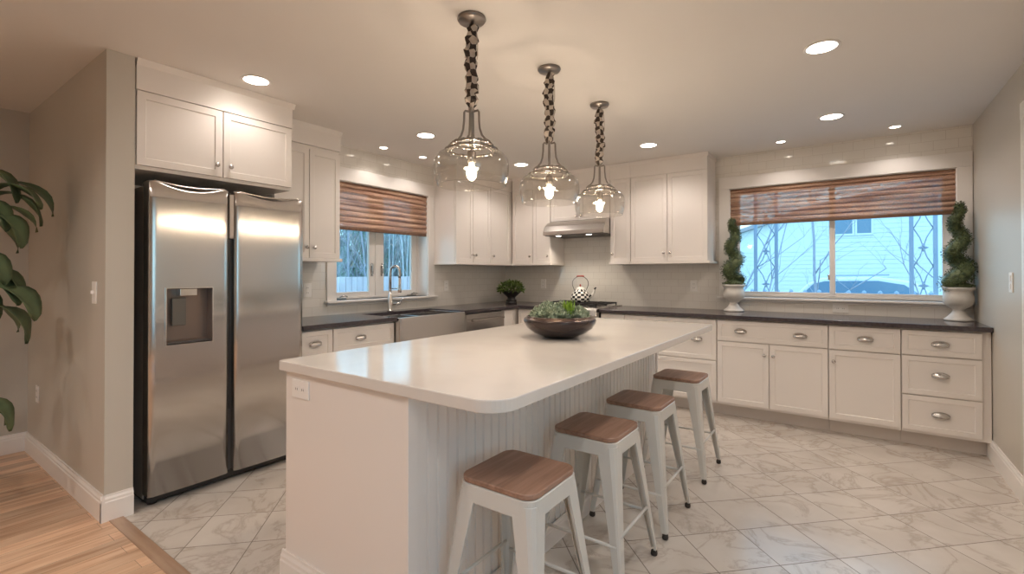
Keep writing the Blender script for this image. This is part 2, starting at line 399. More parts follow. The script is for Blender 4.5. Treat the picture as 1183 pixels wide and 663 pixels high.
# wood part is laid over the tile slab; the tiles stop at the threshold
floor = struct('floor', b, M['marble'])
b = NB(); box(b, -1.1, 4.56, -8.0, -4.357, 0, .006); struct('floor', b, M['oak'])
b = NB(); box(b, .652, 4.56, -4.357, -4.296, 0, .009); tag(struct('trim_1', b, M['oakstrip'], .002), 'wood threshold strip', None)
b = NB(); box(b, -1.3, 4.8, -8.1, .2, H, H+.08); struct('ceiling', b, M['ceiling'])

def wall_with_hole(name, mtx, u0, u1, hu0, hu1, hz0, hz1, w0, w1, m):
    b = NB()
    boxM(b, mtx, u0, hu0, w0, w1, 0, H); boxM(b, mtx, hu1, u1, w0, w1, 0, H)
    boxM(b, mtx, hu0, hu1, w0, w1, 0, hz0); boxM(b, mtx, hu0, hu1, w0, w1, hz1, H)
    return struct(name, b, m)
LW = (-2.585, -1.445, 1.04, 2.13)     # left window opening
BW = (2.79, 4.47, 1.05, 2.125)        # back window opening
wall_with_hole('wall_left', ML, -4.26, .18, LW[0], LW[1], LW[2], LW[3], -.2, 0, M['tile_y'])
wall_with_hole('wall_back', MB, 0, W+.2, BW[0], BW[1], BW[2], BW[3], -.18, 0, M['tile_x'])
MR = Matrix(((0, -1, 0, W), (1, 0, 0, 0), (0, 0, 1, 0), (0, 0, 0, 1)))      # right wall
DR = (-2.42, -1.48)
PW = (-5.9, -4.5, .45, 2.13)
wall_with_hole('wall_right', MR, -3.2, 0, DR[0], DR[1], 0, 2.13, -.18, 0, M['paint'])
wall_with_hole('wall_right', MR, -8.1, -3.2, PW[0], PW[1], PW[2], PW[3], -.18, 0, M['paint'])
b = NB(); box(b, -1.1, .6374, -4.3736, -4.252, 0, H); struct('wall_hall', b, M['paint'])
b = NB(); box(b, -1.22, -1.1, -8.1, -4.252, 0, H); struct('wall_hall_end', b, M['paint'])
b = NB(); box(b, -1.22, W+.2, -8.12, -8.0, 0, H); struct('wall_front', b, M['paint'])

# baseboards (profile: distance from wall, height)
def basebd(name, mtx, u0, u1, h=.14, t=.016, m=None):
    b = NB(); pr = [(0, 0), (t, 0), (t, h*.74), (t*.8, h*.78), (t*.8, h*.86), (t*.45, h*.93), (t*.4, h), (0, h)]
    A = [b.verts.new(mtx @ Vector((u0, w, z))) for w, z in pr]; B_ = [b.verts.new(mtx @ Vector((u1, w, z))) for w, z in pr]
    for i in range(len(pr)): b.faces.new((A[i], A[(i+1) % len(pr)], B_[(i+1) % len(pr)], B_[i]))
    b.faces.new(A); b.faces.new(B_[::-1]); return b
MH = Matrix(((1, 0, 0, 0), (0, -1, 0, -4.3736), (0, 0, 1, 0), (0, 0, 0, 1)))
ME = Matrix(((0, 1, 0, .6374), (1, 0, 0, 0), (0, 0, 1, 0), (0, 0, 0, 1)))
MHE = Matrix(((0, 1, 0, -1.1), (1, 0, 0, 0), (0, 0, 1, 0), (0, 0, 0, 1)))
struct('baseboard_hall', basebd('b', MH, -1.1, .6535), M['trim'])
struct('baseboard_wall_end', basebd('b', ME, -4.3896, -4.252), M['trim'])
struct('baseboard_hall_end', basebd('b', MHE, -8, -4.374), M['trim'])
struct('baseboard_right', basebd('b', MR, DR[1]+.09, -.50), M['trim'])
struct('baseboard_right', basebd('b', MR, -8, DR[0]-.09), M['trim'])

# window casings and sills
def casing(name, mtx, o, side, top, wdt=.018, right=None):
    u0, u1, z0, z1 = o; b = NB(); ru = u1+side if right is None else right
    boxM(b, mtx, u0-side, u0, 0, wdt, z0-.005, z1); boxM(b, mtx, u1, ru, 0, wdt, z0-.005, z1)
    boxM(b, mtx, u0-side, ru, 0, wdt+.003, z1, z1+top)
    return struct(name, b, M['trim'], .003)
casing('trim_2', ML, LW, .095, .12)
casing('trim_3', MB, BW, .10, .12, right=W-.004)
b = NB(); boxM(b, ML, LW[0]-.115, LW[1]+.115, -.14, .055, LW[2]-.022, LW[2]); boxM(b, ML, LW[0]-.09, LW[1]+.09, 0, .012, LW[2]-.05, LW[2]-.022); struct('trim_4', b, M['trim'], .004)
b = NB(); boxM(b, MB, BW[0]-.115, W-.003, -.14, .045, BW[2]-.022, BW[2]); boxM(b, MB, BW[0]-.09, W-.004, 0, .012, BW[2]-.045, BW[2]-.022); struct('trim_5', b, M['trim'], .004)

def liner(name, mtx, o, d):
    b = NB(); u0, u1, z0, z1 = o
    boxM(b, mtx, u0, u0+.004, -d, .0, z0, z1); boxM(b, mtx, u1-.004, u1, -d, .0, z0, z1); boxM(b, mtx, u0, u1, -d, .0, z1-.004, z1)
    return struct(name, b, M['trim'])
liner('trim_7', ML, LW, .2); liner('trim_8', MB, BW, .18)
# windows
def frame(b, mtx, u0, u1, z0, z1, w0, w1, t, tb=None):
    tb = tb or t
    boxM(b, mtx, u0, u0+t, w0, w1, z0, z1); boxM(b, mtx, u1-t, u1, w0, w1, z0, z1)
    boxM(b, mtx, u0+t, u1-t, w0, w1, z0, z0+tb); boxM(b, mtx, u0+t, u1-t, w0, w1, z1-tb, z1)
def window(name, label, mtx, o, w, mull, t, tb):
    u0, u1, z0, z1 = o
    r = thing(name, label, None); r['kind'] = 'structure'
    b = NB(); frame(b, mtx, u0, u1, z0, z1, w-.05, w+.012, .02)
    boxM(b, mtx, (mull[0]+mull[1])/2-.02, (mull[0]+mull[1])/2+.02, w-.05, w+.012, z0+.02, z1-.02); finish('window_frame', b, M['trim'], r, .002)
    for a0, a1, l in ((u0+.02, (mull[0]+mull[1])/2-.004, 0), ((mull[0]+mull[1])/2+.004, u1-.02, 1)):
        b = NB(); g0 = (o[0]+t) if l == 0 else mull[1]; g1 = mull[0] if l == 0 else (o[1]-t)
        boxM(b, mtx, a0, g0, w-.03, w+.004, z0+.02, z1-.02); boxM(b, mtx, g1, a1, w-.03, w+.004, z0+.02, z1-.02)
        boxM(b, mtx, g0, g1, w-.03, w+.004, z0+.02, z0+tb); boxM(b, mtx, g0, g1, w-.03, w+.004, z1-tb, z1-.02)
        s = finish('sash', b, M['trim'], r, .002)
        b = NB(); boxM(b, mtx, g0-.003, g1+.003, w-.016, w-.012, z0+tb-.003, z1-tb+.003); finish('pane', b, M['pane'], s)
    return r
w1_ = window('window_1', 'casement window over the sink', ML, LW, -.15, (-2.105, -1.921), .095, .065)
w2_ = window('window_2', 'wide slider window over the counter', MB, BW, -.10, (3.617, 3.662), .075, .052)
for u in (-2.178+.02, -2.042+.09):      # casement lock handles
    pass
for u in (-2.075, -1.951):
    b = NB(); tube(b, [(-.142, u, 1.27), (-.128, u, 1.285), (-.124, u, 1.33), (-.130, u, 1.375), (-.142, u, 1.385)], [.006, .008, .007, .008, .005], 8); box(b, -.147, -.139, u-.011, u+.011, 1.255, 1.36); finish('lock_lever', b, M['chrome'], w1_)
for u in (-2.45, -1.56):
    b = NB(); box(b, -.140, -.10, u-.05, u+.05, 1.041, 1.058); tube(b, [(-.105, u-.02, 1.06), (-.09, u, 1.075), (-.085, u+.03, 1.072), (-.085, u+.05, 1.064)], [.008, .007, .006, .008], 8); finish('crank', b, M['chrome'], w1_, .002)
w3_ = window('fill_window', 'unseen picture window added in the right wall to light the island side', MR, PW, -.10, (-5.235, -5.165), .07, .07)  # unseen window, added to throw cool daylight on the beadboard and stools
casing('trim_9', MR, PW, .09, .09)
b = NB(); box(b, 3.604, 3.618, .085, .098, 1.22, 1.27); finish('latch', b, M['chrome'], w2_, .003)

# patio door in the right wall
r = thing('door_1', 'white panel door in the right wall', None); r['kind'] = 'structure'
b = NB(); frame(b, MR, DR[0], DR[1], .0, 2.13, -.16, -.04, .04, .03); finish('door_frame', b, M['trim'], r, .003)
b = NB(); boxM(b, MR, DR[0]+.042, DR[1]-.042, -.10, -.075, .01, 2.098)
for (a0, a1) in ((DR[0]+.042, DR[0]+.16), ((DR[0]+DR[1])/2-.05, (DR[0]+DR[1])/2+.05), (DR[1]-.16, DR[1]-.042)): boxM(b, MR, a0, a1, -.075, -.065, .01, 2.098)
for (c0, c1) in ((.01, .22), (.90, 1.05), (1.98, 2.098)): boxM(b, MR, DR[0]+.16, DR[1]-.16, -.0752, -.0655, c0, c1)
finish('door_panel', b, M['trim'], r, .002)
b = NB(); tube(b, [(W+.062, DR[1]-.10, .98), (W+.02, DR[1]-.10, .98)], .012, 10); tube(b, [(W+.018, DR[1]-.11, .98), (W+.018, DR[1]-.01-.10-.12, .98)], .010, 10); finish('door_handle', b, M['chrome'], r)
b = NB(); boxM(b, MR, DR[0]-.09, DR[0], 0, .018, 0, 2.13); boxM(b, MR, DR[1], DR[1]+.09, 0, .018, 0, 2.13); boxM(b, MR, DR[0]-.09, DR[1]+.09, 0, .02, 2.13, 2.22)
struct('trim_6', b, M['trim'], .003)

# ------------------------------------------------------------------ woven shades
def shade(mtx, u0, u1, z0, z1, w, label):
    r = thing('woven_shade', label, 'window shade', mtx @ Vector(((u0+u1)/2, w, z1)))
    b = NB(); boxM(b, mtx, u0, u1, w-.03, w+.014, z1-.045, z1); finish('head_rail', b, M['blindrail'], r, .003)
    n = 8; zt, zb = z1-.002, z0+.02; b = NB(); rows = []; N = n*10
    for i in range(N+1):
        t = i/N; z = zt+(zb-zt)*t; ph = (t*n) % 1.
        off = .017 + .017*sin(pi*ph)**.7*(1 - .2*ph)
        rows.append([b.verts.new(mtx @ Vector((u0+(u1-u0)*k/30, w+off, z-.004*sin(pi*ph)))) for k in range(31)])
    for A, B_ in zip(rows, rows[1:]):
        for k in range(30): b.faces.new((A[k], A[k+1], B_[k+1], B_[k])).smooth = True
    finish('woven_panel', b, M['blind'], r)
    b = NB(); boxM(b, mtx, u0, u1, w+.002, w+.028, z0, z0+.028); finish('bottom_rail', b, M['blindrail'], r, .004)
    return r
shade(ML, LW[0]+.005, LW[1]-.005, 1.685, 2.125, -.035, 'brown woven roman shade half lowered over the sink window')
shade(MB, BW[0]+.005, BW[1]-.005, 1.757, 2.12, -.035, 'long brown woven roman shade on the wide window over the back counter')

# ------------------------------------------------------------------ cabinets
CB = M['cabinet']
def cab(name, label, mtx, u0, u1, z0, z1, depth, fronts, group=None, cat='cabinet', kick=None, extra=None):
    """fronts: list of (kind, u0,u1,z0,z1, [hardware])  kind d=door, w=drawer"""
    base = mtx @ Vector(((u0+u1)/2, depth/2, z0 if not kick else 0))
    r = thing(name, label, cat, base, group)
    b = NB(); boxM(b, mtx, u0, u1, .003, depth-.021, z0, z1); finish('body', b, CB, r, .001)
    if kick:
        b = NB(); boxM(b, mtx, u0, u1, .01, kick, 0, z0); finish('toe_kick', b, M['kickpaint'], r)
    for f in fronts:
        k, a0, a1, c0, c1, hw = f
        p = finish('door' if k == 'd' else 'drawer', shaker(mtx, a0, a1, c0, c1, depth, rail=.057 if k == 'd' else .05), CB, r, .0012)
        for (hk, hu, hz) in hw:
            (knob if hk == 'k' else cup)(mtx, hu, hz, depth+.0003, p)
    if extra: extra(r)
    return r
KD = .487; ZB = .115; ZT = .878
# back base run, right to left
cab('base_cabinet', 'white three drawer base cabinet beside the right wall', MB, 4.08, 4.562, ZB, ZT, .61,
    [('w', 4.082, 4.515, .685, .868, [('c', 4.297, .772)]), ('w', 4.082, 4.515, .397, .681, [('c', 4.297, .548)]), ('w', 4.082, 4.515, .135, .393, [('c', 4.297, .265)])], 'back base cabinets', kick=KD)
cab('base_cabinet', 'white base cabinet of one drawer over one single door', MB, 3.63, 4.078, ZB, ZT, .61,
    [('w', 3.632, 4.077, .682, .868, [('c', 3.866, .776)]), ('d', 3.632, 4.077, .135, .678, [('k', 3.664, .588)])], 'back base cabinets', kick=KD)
cab('base_cabinet', 'white base cabinet with two doors under a wide drawer with two cup pulls', MB, 2.795, 3.628, ZB, ZT, .61,
    [('w', 2.797, 3.627, .684, .868, [('c', 2.99, .775), ('c', 3.436, .769)]), ('d', 2.797, 3.209, .135, .680, [('k', 3.176, .585)]), ('d', 3.212, 3.627, .135, .680, [('k', 3.243, .584)])], 'back base cabinets', kick=KD)
cab('base_cabinet', 'white base cabinet with two deep wide drawers behind the far end of the island', MB, 1.93, 2.793, ZB, ZT, .61,
    [('w', 1.932, 2.791, .502, .868, [('c', 2.12, .682), ('c', 2.62, .682)]), ('w', 1.932, 2.791, .135, .498, [('c', 2.12, .32), ('c', 2.62, .32)])], 'back base cabinets', kick=KD)
cab('base_cabinet', 'narrow white base cabinet right of the range', MB, 1.665, 1.928, ZB, ZT, .61,
    [('d', 1.667, 1.927, .135, .868, [])], 'back base cabinets', kick=KD)
cab('base_cabinet', 'white corner base cabinet left of the range', MB, .625, .893, ZB, ZT, .61,
    [('d', .632, .892, .135, .868, [])], 'back base cabinets', kick=KD)
# left base run
cab('base_cabinet', 'white corner base cabinet beside the dishwasher', ML, -.885, -.003, ZB, ZT, .61,
    [('d', -.883, -.635, .135, .868, [])], 'sink wall base cabinets', kick=KD)
cab('base_cabinet', 'white base cabinet with a wide drawer left of the sink', ML, -3.02, -2.432, ZB, ZT, .61,
    [('w', -3.018, -2.433, .69, .868, [('c', -2.77, .778)]), ('d', -3.018, -2.727, .135, .686, []), ('d', -2.724, -2.433, .135, .686, [])], 'sink wall base cabinets', kick=KD)
cab('base_cabinet', 'narrow white base cabinet right beside the refrigerator', ML, -3.275, -3.023, ZB, ZT, .61,
    [('w', -3.274, -3.024, .62, .868, [('c', -3.165, .772)]), ('d', -3.274, -3.024, .135, .616, [])], 'sink wall base cabinets', kick=KD)
cab('base_cabinet', 'white sink base cabinet under the steel apron sink', ML, -2.428, -1.568, ZB, .64, .61,
    [('d', -2.427, -2.0, .135, .63, []), ('d', -1.997, -1.569, .135, .63, [])], 'sink wall base cabinets', kick=KD)

# wall cabinets
UZ0, UZ1 = 1.405, 2.29
def fr(parent, mtx, u0, u1, depth, ends=(0, 0), zt=UZ1, e=.0):
    b = NB(); boxM(b, mtx, u0, u1, .003, depth+.004, zt+.001, H-.028)
    pr = [(.0, H-.035), (depth+.004, H-.035), (depth+.010, H-.024), (depth+.018, H-.010), (depth+.022, H-.001), (.0, H-.001)]
    A = [b.verts.new(mtx @ Vector((u0-ends[0]*.018, w, z))) for w, z in pr]; B_ = [b.verts.new(mtx @ Vector((u1+ends[1]*.018, w, z))) for w, z in pr]
    for i in range(len(pr)): b.faces.new((A[i], A[(i+1) % len(pr)], B_[(i+1) % len(pr)], B_[i]))
    b.faces.new(A); b.faces.new(B_[::-1])
    finish('crown', b, CB, parent)
def lightrail(parent, mtx, u0, u1, depth):
    b = NB(); boxM(b, mtx, u0, u1, .003, depth+.016, UZ0-.026, UZ0-.001); finish('light_rail', b, CB, parent, .003)
def wc(name, label, mtx, u0, u1, depth, fronts, group, crown=(0, 0), z0=UZ0, rail=True, ext=(0, 0), z1=UZ1):
    r = cab(name, label, mtx, u0, u1, z0, z1, depth, fronts, group, 'wall cabinet')
    fr(r, mtx, u0, u1, depth, crown, z1)
    if rail: lightrail(r, mtx, u0-ext[0], u1+ext[1], depth)
    return r
wc('wall_cabinet', 'white two door wall cabinet between the refrigerator and the sink window', ML, -3.325, -2.768, .33,
   [('d', -3.324, -3.045, UZ0, UZ1-.03, [('k', -3.072, 1.488)]), ('d', -3.042, -2.769, UZ0, UZ1-.03, [('k', -3.008, 1.488)])], 'sink wall cabinets', (0, .5), ext=(0, .012))
wc('wall_cabinet', 'white two door wall cabinet right of the sink window', ML, -1.345, -.742, .33,
   [('d', -1.343, -1.062, UZ0, UZ1, [('k', -1.085, 1.487)]), ('d', -1.059, -.743, UZ0, UZ1, [('k', -1.03, 1.487)])], 'sink wall cabinets', (.5, 0), ext=(.012, 0))
r = wc('wall_cabinet', 'white L shaped wall cabinet in the inside corner of the kitchen', ML, -.740, -.003, .33,
   [('d', -.739, -.352, UZ0, UZ1, [('k', -.705, 1.487)])], 'sink wall cabinets')
b = NB(); boxM(b, MB, .331, .648, .003, .309, UZ0, UZ1); finish('body', b, CB, r, .001)
p = finish('door', shaker(MB, .352, .648, UZ0, UZ1, .33), CB, r, .0012); knob(MB, .616, 1.487, .3303, p)
fr(r, MB, .353, .648, .33); lightrail(r, MB, .347, .648, .33)
wc('wall_cabinet', 'narrow white wall cabinet left of the range hood', MB, .651, .897, .33,
   [('d', .652, .896, UZ0, UZ1, [('k', .862, 1.487)])], 'back wall cabinets', ext=(0, .01))
wc('wall_cabinet', 'short white wall cabinet above the range hood', MB, .901, 1.647, .33,
   [('d', .902, 1.273, 1.885, UZ1, [('k', 1.245, 1.93)]), ('d', 1.276, 1.646, 1.885, UZ1, [('k', 1.304, 1.93)])], 'back wall cabinets', z0=1.885, rail=False)
wc('wall_cabinet', 'narrow white wall cabinet right of the range hood', MB, 1.651, 1.878, .33,
   [('d', 1.652, 1.877, UZ0, UZ1, [('k', 1.685, 1.487)])], 'back wall cabinets', ext=(.01, 0))
wc('wall_cabinet', 'wide white two door wall cabinet left of the wide window', MB, 1.881, 2.655, .33,
   [('d', 1.883, 2.266, UZ0, UZ1, [('k', 2.235, 1.49)]), ('d', 2.269, 2.654, UZ0, UZ1, [('k', 2.30, 1.49)])], 'back wall cabinets', (0, .6), ext=(0, .025))
# over-fridge cabinet
r = cab('wall_cabinet', 'deep white two door cabinet over the refrigerator', ML, -4.245, -3.36, 1.856, 2.285, .632,
    [('d', -4.243, -3.806, 1.875, 2.284, [('k', -3.845, 1.945)]), ('d', -3.803, -3.361, 1.875, 2.284, [('k', -3.766, 1.945)])], 'cabinets by the refrigerator', 'wall cabinet')
fr(r, ML, -4.245, -3.36, .632, (0, .8), 2.285)

# ------------------------------------------------------------------ counters
def slab(name, label, pts, z0, z1, m, bev=.004, cat='countertop'):
    b = NB(); prism(b, pts, z0, z1, 'z'); o = finish(name, b, m, None, bev); return tag(o, label, cat)
slab('countertop', 'dark stone countertop running from the refrigerator round the corner to the range',
     [(.004, -3.285), (.648, -3.285), (.648, -2.43), (.16, -2.43), (.16, -1.572), (.648, -1.572), (.648, -.648), (.893, -.648), (.893, -.004), (.004, -.004)], .88, .914, M['darkstone'])
slab('countertop', 'dark stone countertop right of the range under the wide window', [(1.662, -.648), (W-.003, -.648), (W-.003, -.004), (1.662, -.004)], .88, .914, M['darkstone'])

# sink
r = thing('apron_sink', 'double bowl stainless steel apron sink under the left window', 'sink', (.4, -2.0, .66))
b = NB(); x0, x1, y0, y1, zt, zb = .161, .672, -2.425, -1.577, .903, .66
prism(b, rrect(x1-.05, x1, y0, y1, (0, .02, .02, 0)), zb, zt, 'z'); finish('apron', b, M['steel'], r, .004)
b = NB()
box(b, x0, x0+.012, y0, y1, zb, zt-.02); box(b, x0, x1-.051, y0, y0+.015, zb, zt); box(b, x0, x1-.051, y1-.015, y1, zb, zt)
box(b, x0, x1-.051, y0, y1, zb, zb+.01); box(b, x0, x1-.051, -2.01, -1.99, zb, zt-.02); finish('bowl', b, M['steel'], r, .003)
for y in (-2.21, -1.79):
    b = NB(); lathe(b, [(.045, zb+.0102), (.045, zb+.014), (.03, zb+.013), (.0, zb+.012)], 20, (.38, y, 0)); finish('drain', b, M['chrome2'], r)
# faucet
r = thing('faucet', 'tall brushed nickel pull down faucet behind the sink', 'faucet', (.095, -2.04, .914))
b = NB(); lathe(b, [(.030, .914), (.030, .920), (.022, .924), (.021, 1.05), (.019, 1.055), (.016, 1.06), (.016, 1.10)], 20, (.095, -2.04, 0)); finish('body', b, M['chrome'], r)
arc = [(.095, -2.04, 1.08), (.095, -2.04, 1.28)] + [(.095+.05*(1-cos(a)), -2.04+.03*(1-cos(a))*.5, 1.30+.055*sin(a)) for a in [pi*i/10 for i in range(11)]] + [(.195, -2.01, 1.27), (.195, -2.01, 1.22)]
b = NB(); tube(b, arc, .0135, 10); finish('spout', b, M['chrome'], r)
b = NB(); lathe(b, [(.010, 1.245), (.016, 1.235), (.016, 1.15), (.019, 1.13), (.019, 1.10), (.014, 1.095)], 16, (.195, -2.01, 0)); finish('spray_head', b, M['chrome2'], r)
b = NB(); tube(b, [(.115, -2.035, 1.135), (.195, -2.01, 1.14)], .006, 8); finish('holder_arm', b, M['chrome'], r)
b = NB(); tube(b, [(.11, -2.03, .985), (.15, -1.995, .985), (.17, -1.98, .99)], [.013, .014, .012], 10); tube(b, [(.165, -1.985, .99), (.19, -1.96, 1.045)], [.006, .005], 8); finish('lever', b, M['chrome'], r)

# dishwasher
r = thing('dishwasher', 'stainless steel dishwasher under the counter right of the sink', 'dishwasher', (.33, -1.23, 0))
b = NB(); box(b, .02, .60, -1.562, -.892, .10, .872); finish('body', b, M['darkgrey'], r)
b = NB(); box(b, .601, .645, -1.553, -.90, .12, .868); finish('door', b, M['steel'], r, .004)
b = NB(); box(b, .646, .652, -1.545, -.908, .825, .865); finish('control_strip', b, M['steel'], r, .002)
b = NB(); box(b, .672, .69, -1.50, -.955, .795, .815); box(b, .646, .69, -1.50, -1.48, .795, .815); box(b, .646, .69, -.975, -.955, .795, .815); finish('handle', b, M['chrome2'], r, .003)
b = NB(); box(b, .45, KD, -1.562, -.892, .0, .10); finish('toe_kick', b, M['black'], r)

# range
r = thing('gas_range', 'stainless slide in gas range under the hood', 'range', (1.277, -.35, 0))
b = NB(); box(b, .898, 1.657, -.62, -.012, .08, .90); finish('body', b, M['darkgrey'], r)
b = NB(); box(b, .898, 1.657, -.665, -.012, .902, .925); finish('cooktop', b, M['steel'], r, .004)
b = NB(); prism(b, [(-.621, .82), (-.665, .82), (-.705, .845), (-.690, .905), (-.666, .924), (-.621, .90)], .898, 1.657, 'x'); finish('control_panel', b, M['steel'], r, .003)
b = NB(); box(b, .90, 1.655, -.66, -.621, .25, .81); finish('oven_door', b, M['steel'], r, .004)
b = NB(); box(b, 1.0, 1.555, -.6625, -.6605, .38, .68); finish('oven_window', b, M['black'], r)
b = NB(); box(b, .90, 1.655, -.66, -.621, .09, .24); finish('warming_drawer', b, M['steel'], r, .004)
b = NB(); tube(b, [(.96, -.70, .765), (1.595, -.70, .765)], .012, 10); tube(b, [(.98, -.70, .765), (.98, -.66, .765)], .009, 8); tube(b, [(1.575, -.70, .765), (1.575, -.66, .765)], .009, 8); finish('oven_handle', b, M['chrome2'], r)
for k in range(3):
    gx0 = .93+k*.232; b = NB()
    for yy in (-.60, -.47, -.34, -.21, -.08): box(b, gx0+.008, gx0+.222, yy-.005, yy+.005, .944, .958)
    for xx in (gx0+.008, gx0+.11, gx0+.212): box(b, xx, xx+.010, -.605, -.075, .944, .957)
    for xx in (gx0+.012, gx0+.215):
        for yy in (-.60, -.08): box(b, xx-.004, xx+.006, yy-.005, yy+.005, .925, .944)
    finish('grate', b, M['black'], r)
for k, (xx, yy) in enumerate(((1.046, -.47), (1.046, -.21), (1.277, -.34), (1.51, -.47), (1.51, -.21))):
    b = NB(); lathe(b, [(.045, .9255), (.045, .934), (.03, .936), (.03, .941), (0, .942)], 20, (xx, yy, 0)); finish('burner', b, M['black'], r)
for k in range(5):
    b = NB(); lathe(b, [(.018, 0), (.018, .022), (.012, .026), (0, .026)], 16, axis='y')
    for v in b.verts: v.co = Vector((1.0+k*.139, -.6975, .878)) + Matrix.Rotation(radians(14), 3, 'X') @ Vector((v.co.x, -v.co.y, v.co.z))
    finish('knob', b, M['chrome2'], r)

# hood
r = thing('range_hood', 'stainless steel range hood below the short wall cabinet', 'range hood', (1.277, -.25, 1.71))
b = NB(); prism(b, [(-.004, 1.715), (-.004, 1.882), (-.335, 1.882), (-.40, 1.862), (-.455, 1.82), (-.495, 1.758), (-.497, 1.715)], .898, 1.649, 'x'); finish('hood_shell', b, M['steel'], r, .003)
b = NB(); box(b, .915, 1.632, -.48, -.03, 1.708, 1.7148); finish('filter_panel', b, M['darkgrey'], r)
for xx in (1.06, 1.44):
    b = NB(); lathe(b, [(.028, 1.706), (.028, 1.7078), (0, 1.7078)], 16, (xx, -.42, 0)); finish('hood_lamp', b, M['canglow'], r)
    lamp('hood_spot', 'SPOT', (xx, -.40, 1.70), 4.5, (1, .86, .70), spot_size=radians(125), spot_blend=.6, shadow_soft_size=.03)

# ------------------------------------------------------------------ refrigerator
FX = .672
r = thing('refrigerator', 'side by side stainless steel refrigerator with ice dispenser', 'refrigerator', (.35, -3.745, 0))
b = NB(); box(b, .03, .575, -4.19, -3.32, .03, 1.775); finish('body', b, M['steelside'], r, .004)
def fdoor(y0, y1, hole=None):
    b = NB(); N = 24; zb = .065
    def top(t): return 1.796 - .034*sin(pi*min(1, max(0, (t-.12)/.76)))**.8
    ys = [y0+(y1-y0)*i/N for i in range(N+1)]
    def fxo(t): return FX + .006*(1-(2*t-1)**2) - .010*(abs(2*t-1)**30)
    cols = []
    zz = [zb] + ([hole[2], hole[3]] if hole else [.9, 1.3]) + [1.70]
    if hole:
        ys = sorted(set([round(v, 5) for v in ys if not (abs(v-hole[0]) < .012 or abs(v-hole[1]) < .012)] + [hole[0], hole[1]]))
    for y in ys:
        t = (y-y0)/(y1-y0); x = fxo(t); cols.append([b.verts.new((x, y, z)) for z in zz] + [b.verts.new((x, y, top(t)-.012)), b.verts.new((x-.010, y, top(t)))])
    bk = [[b.verts.new((.585, y, zb)), b.verts.new((.585, y, 1.792))] for y in ys]
    for i in range(len(ys)-1):
        A, B_ = cols[i], cols[i+1]
        for j in range(len(A)-1):
            if hole and j == 1 and ys[i] >= hole[0]-1e-4 and ys[i+1] <= hole[1]+1e-4: continue
            f = b.faces.new((A[j], B_[j], B_[j+1], A[j+1])); f.smooth = True
        b.faces.new((A[-1], B_[-1], bk[i+1][1], bk[i][1])); b.faces.new((A[0], bk[i][0], bk[i+1][0], B_[0])); b.faces.new((bk[i][0], bk[i][1], bk[i+1][1], bk[i+1][0]))
    for c, k in ((cols[0], bk[0]), (cols[-1], bk[-1])): b.faces.new(c+[k[1], k[0]])
    return b
HO = (-4.118, -3.880, .882, 1.202)
dl = finish('door', fdoor(-4.195, -3.785, HO), M['fridgesteel'], r)
dr = finish('door', fdoor(-3.752, -3.300), M['fridgesteel'], r)
for (ya, yb_, dd) in ((-4.195, -3.785, dl), (-3.752, -3.300, dr)):     # curved cap lip on the door top
    b = NB(); pts = []
    for i in range(21):
        t = .06+.88*i/20; pts.append((FX-.010, ya+(yb_-ya)*t, 1.797 - .016*sin(pi*i/20)))
    tube(b, pts, .0045, 8); finish('door_cap', b, M['chrome2'], dd)
# door gap and pocket handles
b = NB(); box(b, .58, .625, -3.786, -3.751, .07, 1.78); finish('door_gap', b, M['darkgrey'], r)
b = NB(); box(b, .626, .668, -3.782, -3.756, 1.50, 1.77); finish('handle_cap', b, M['steelside'], r, .002)
b = NB(); box(b, .626, .655, -3.782, -3.770, .45, 1.495); finish('pocket_handle', b, M['black'], r, .002)
b = NB(); box(b, .03, .62, -4.185, -3.31, .02, .062); finish('base_grille', b, M['black'], r)
for y in (-4.15, -3.36):
    b = NB(); lathe(b, [(.022, 0), (.022, .018), (.012, .0198)], 14, (.585, y, 0)); finish('foot', b, M['black'], r)
b = NB(); box(b, .52, .60, -4.18, -4.12, 1.776, 1.80); finish('hinge_cover', b, M['darkgrey'], r, .006)
b = NB(); box(b, .52, .60, -3.37, -3.32, 1.776, 1.80); finish('hinge_cover', b, M['darkgrey'], r, .006)
# dispenser
b = NB(); y0, y1, z0, z1 = HO; xb, xf = .60, FX+.010
for q in (((xf, y0, z0), (xf, y1, z0), (xb, y1, z0+.02), (xb, y0, z0+.02)), ((xf, y0, z1), (xf, y1, z1), (xb, y1, z1), (xb, y0, z1)),
          ((xf, y0, z0), (xf, y0, z1), (xb, y0, z1), (xb, y0, z0+.02)), ((xf, y1, z0), (xf, y1, z1), (xb, y1, z1), (xb, y1, z0+.02)), ((xb, y0, z0+.02), (xb, y1, z0+.02), (xb, y1, z1), (xb, y0, z1))):
    b.faces.new([b.verts.new(p) for p in q])
dsp = finish('dispenser', b, M['recess'], r)
b = NB(); frame(b, Matrix(((0, 1, 0, 0), (1, 0, 0, 0), (0, 0, 1, 0), (0, 0, 0, 1))), y0-.003, y1+.003, z0-.003, z1+.003, xf-.008, xf+.001, .005); finish('dispenser_rim', b, M['chrome2'], dsp)
b = NB(); box(b, .603, .662, -4.045, -3.955, 1.155, 1.199); finish('dispenser_spout', b, M['chrome2'], dsp, .004)
b = NB(); box(b, .615, .628, -4.072, -4.0, .985, 1.145); finish('dispenser_paddle', b, mat('paddle_grey', (.16, .15, .135), .35, .3), dsp, .004)
b = NB(); box(b, .605, xf-.004, y0+.008, y1-.008, .888, .896); finish('drip_tray', b, M['darkgrey'], dsp, .002)

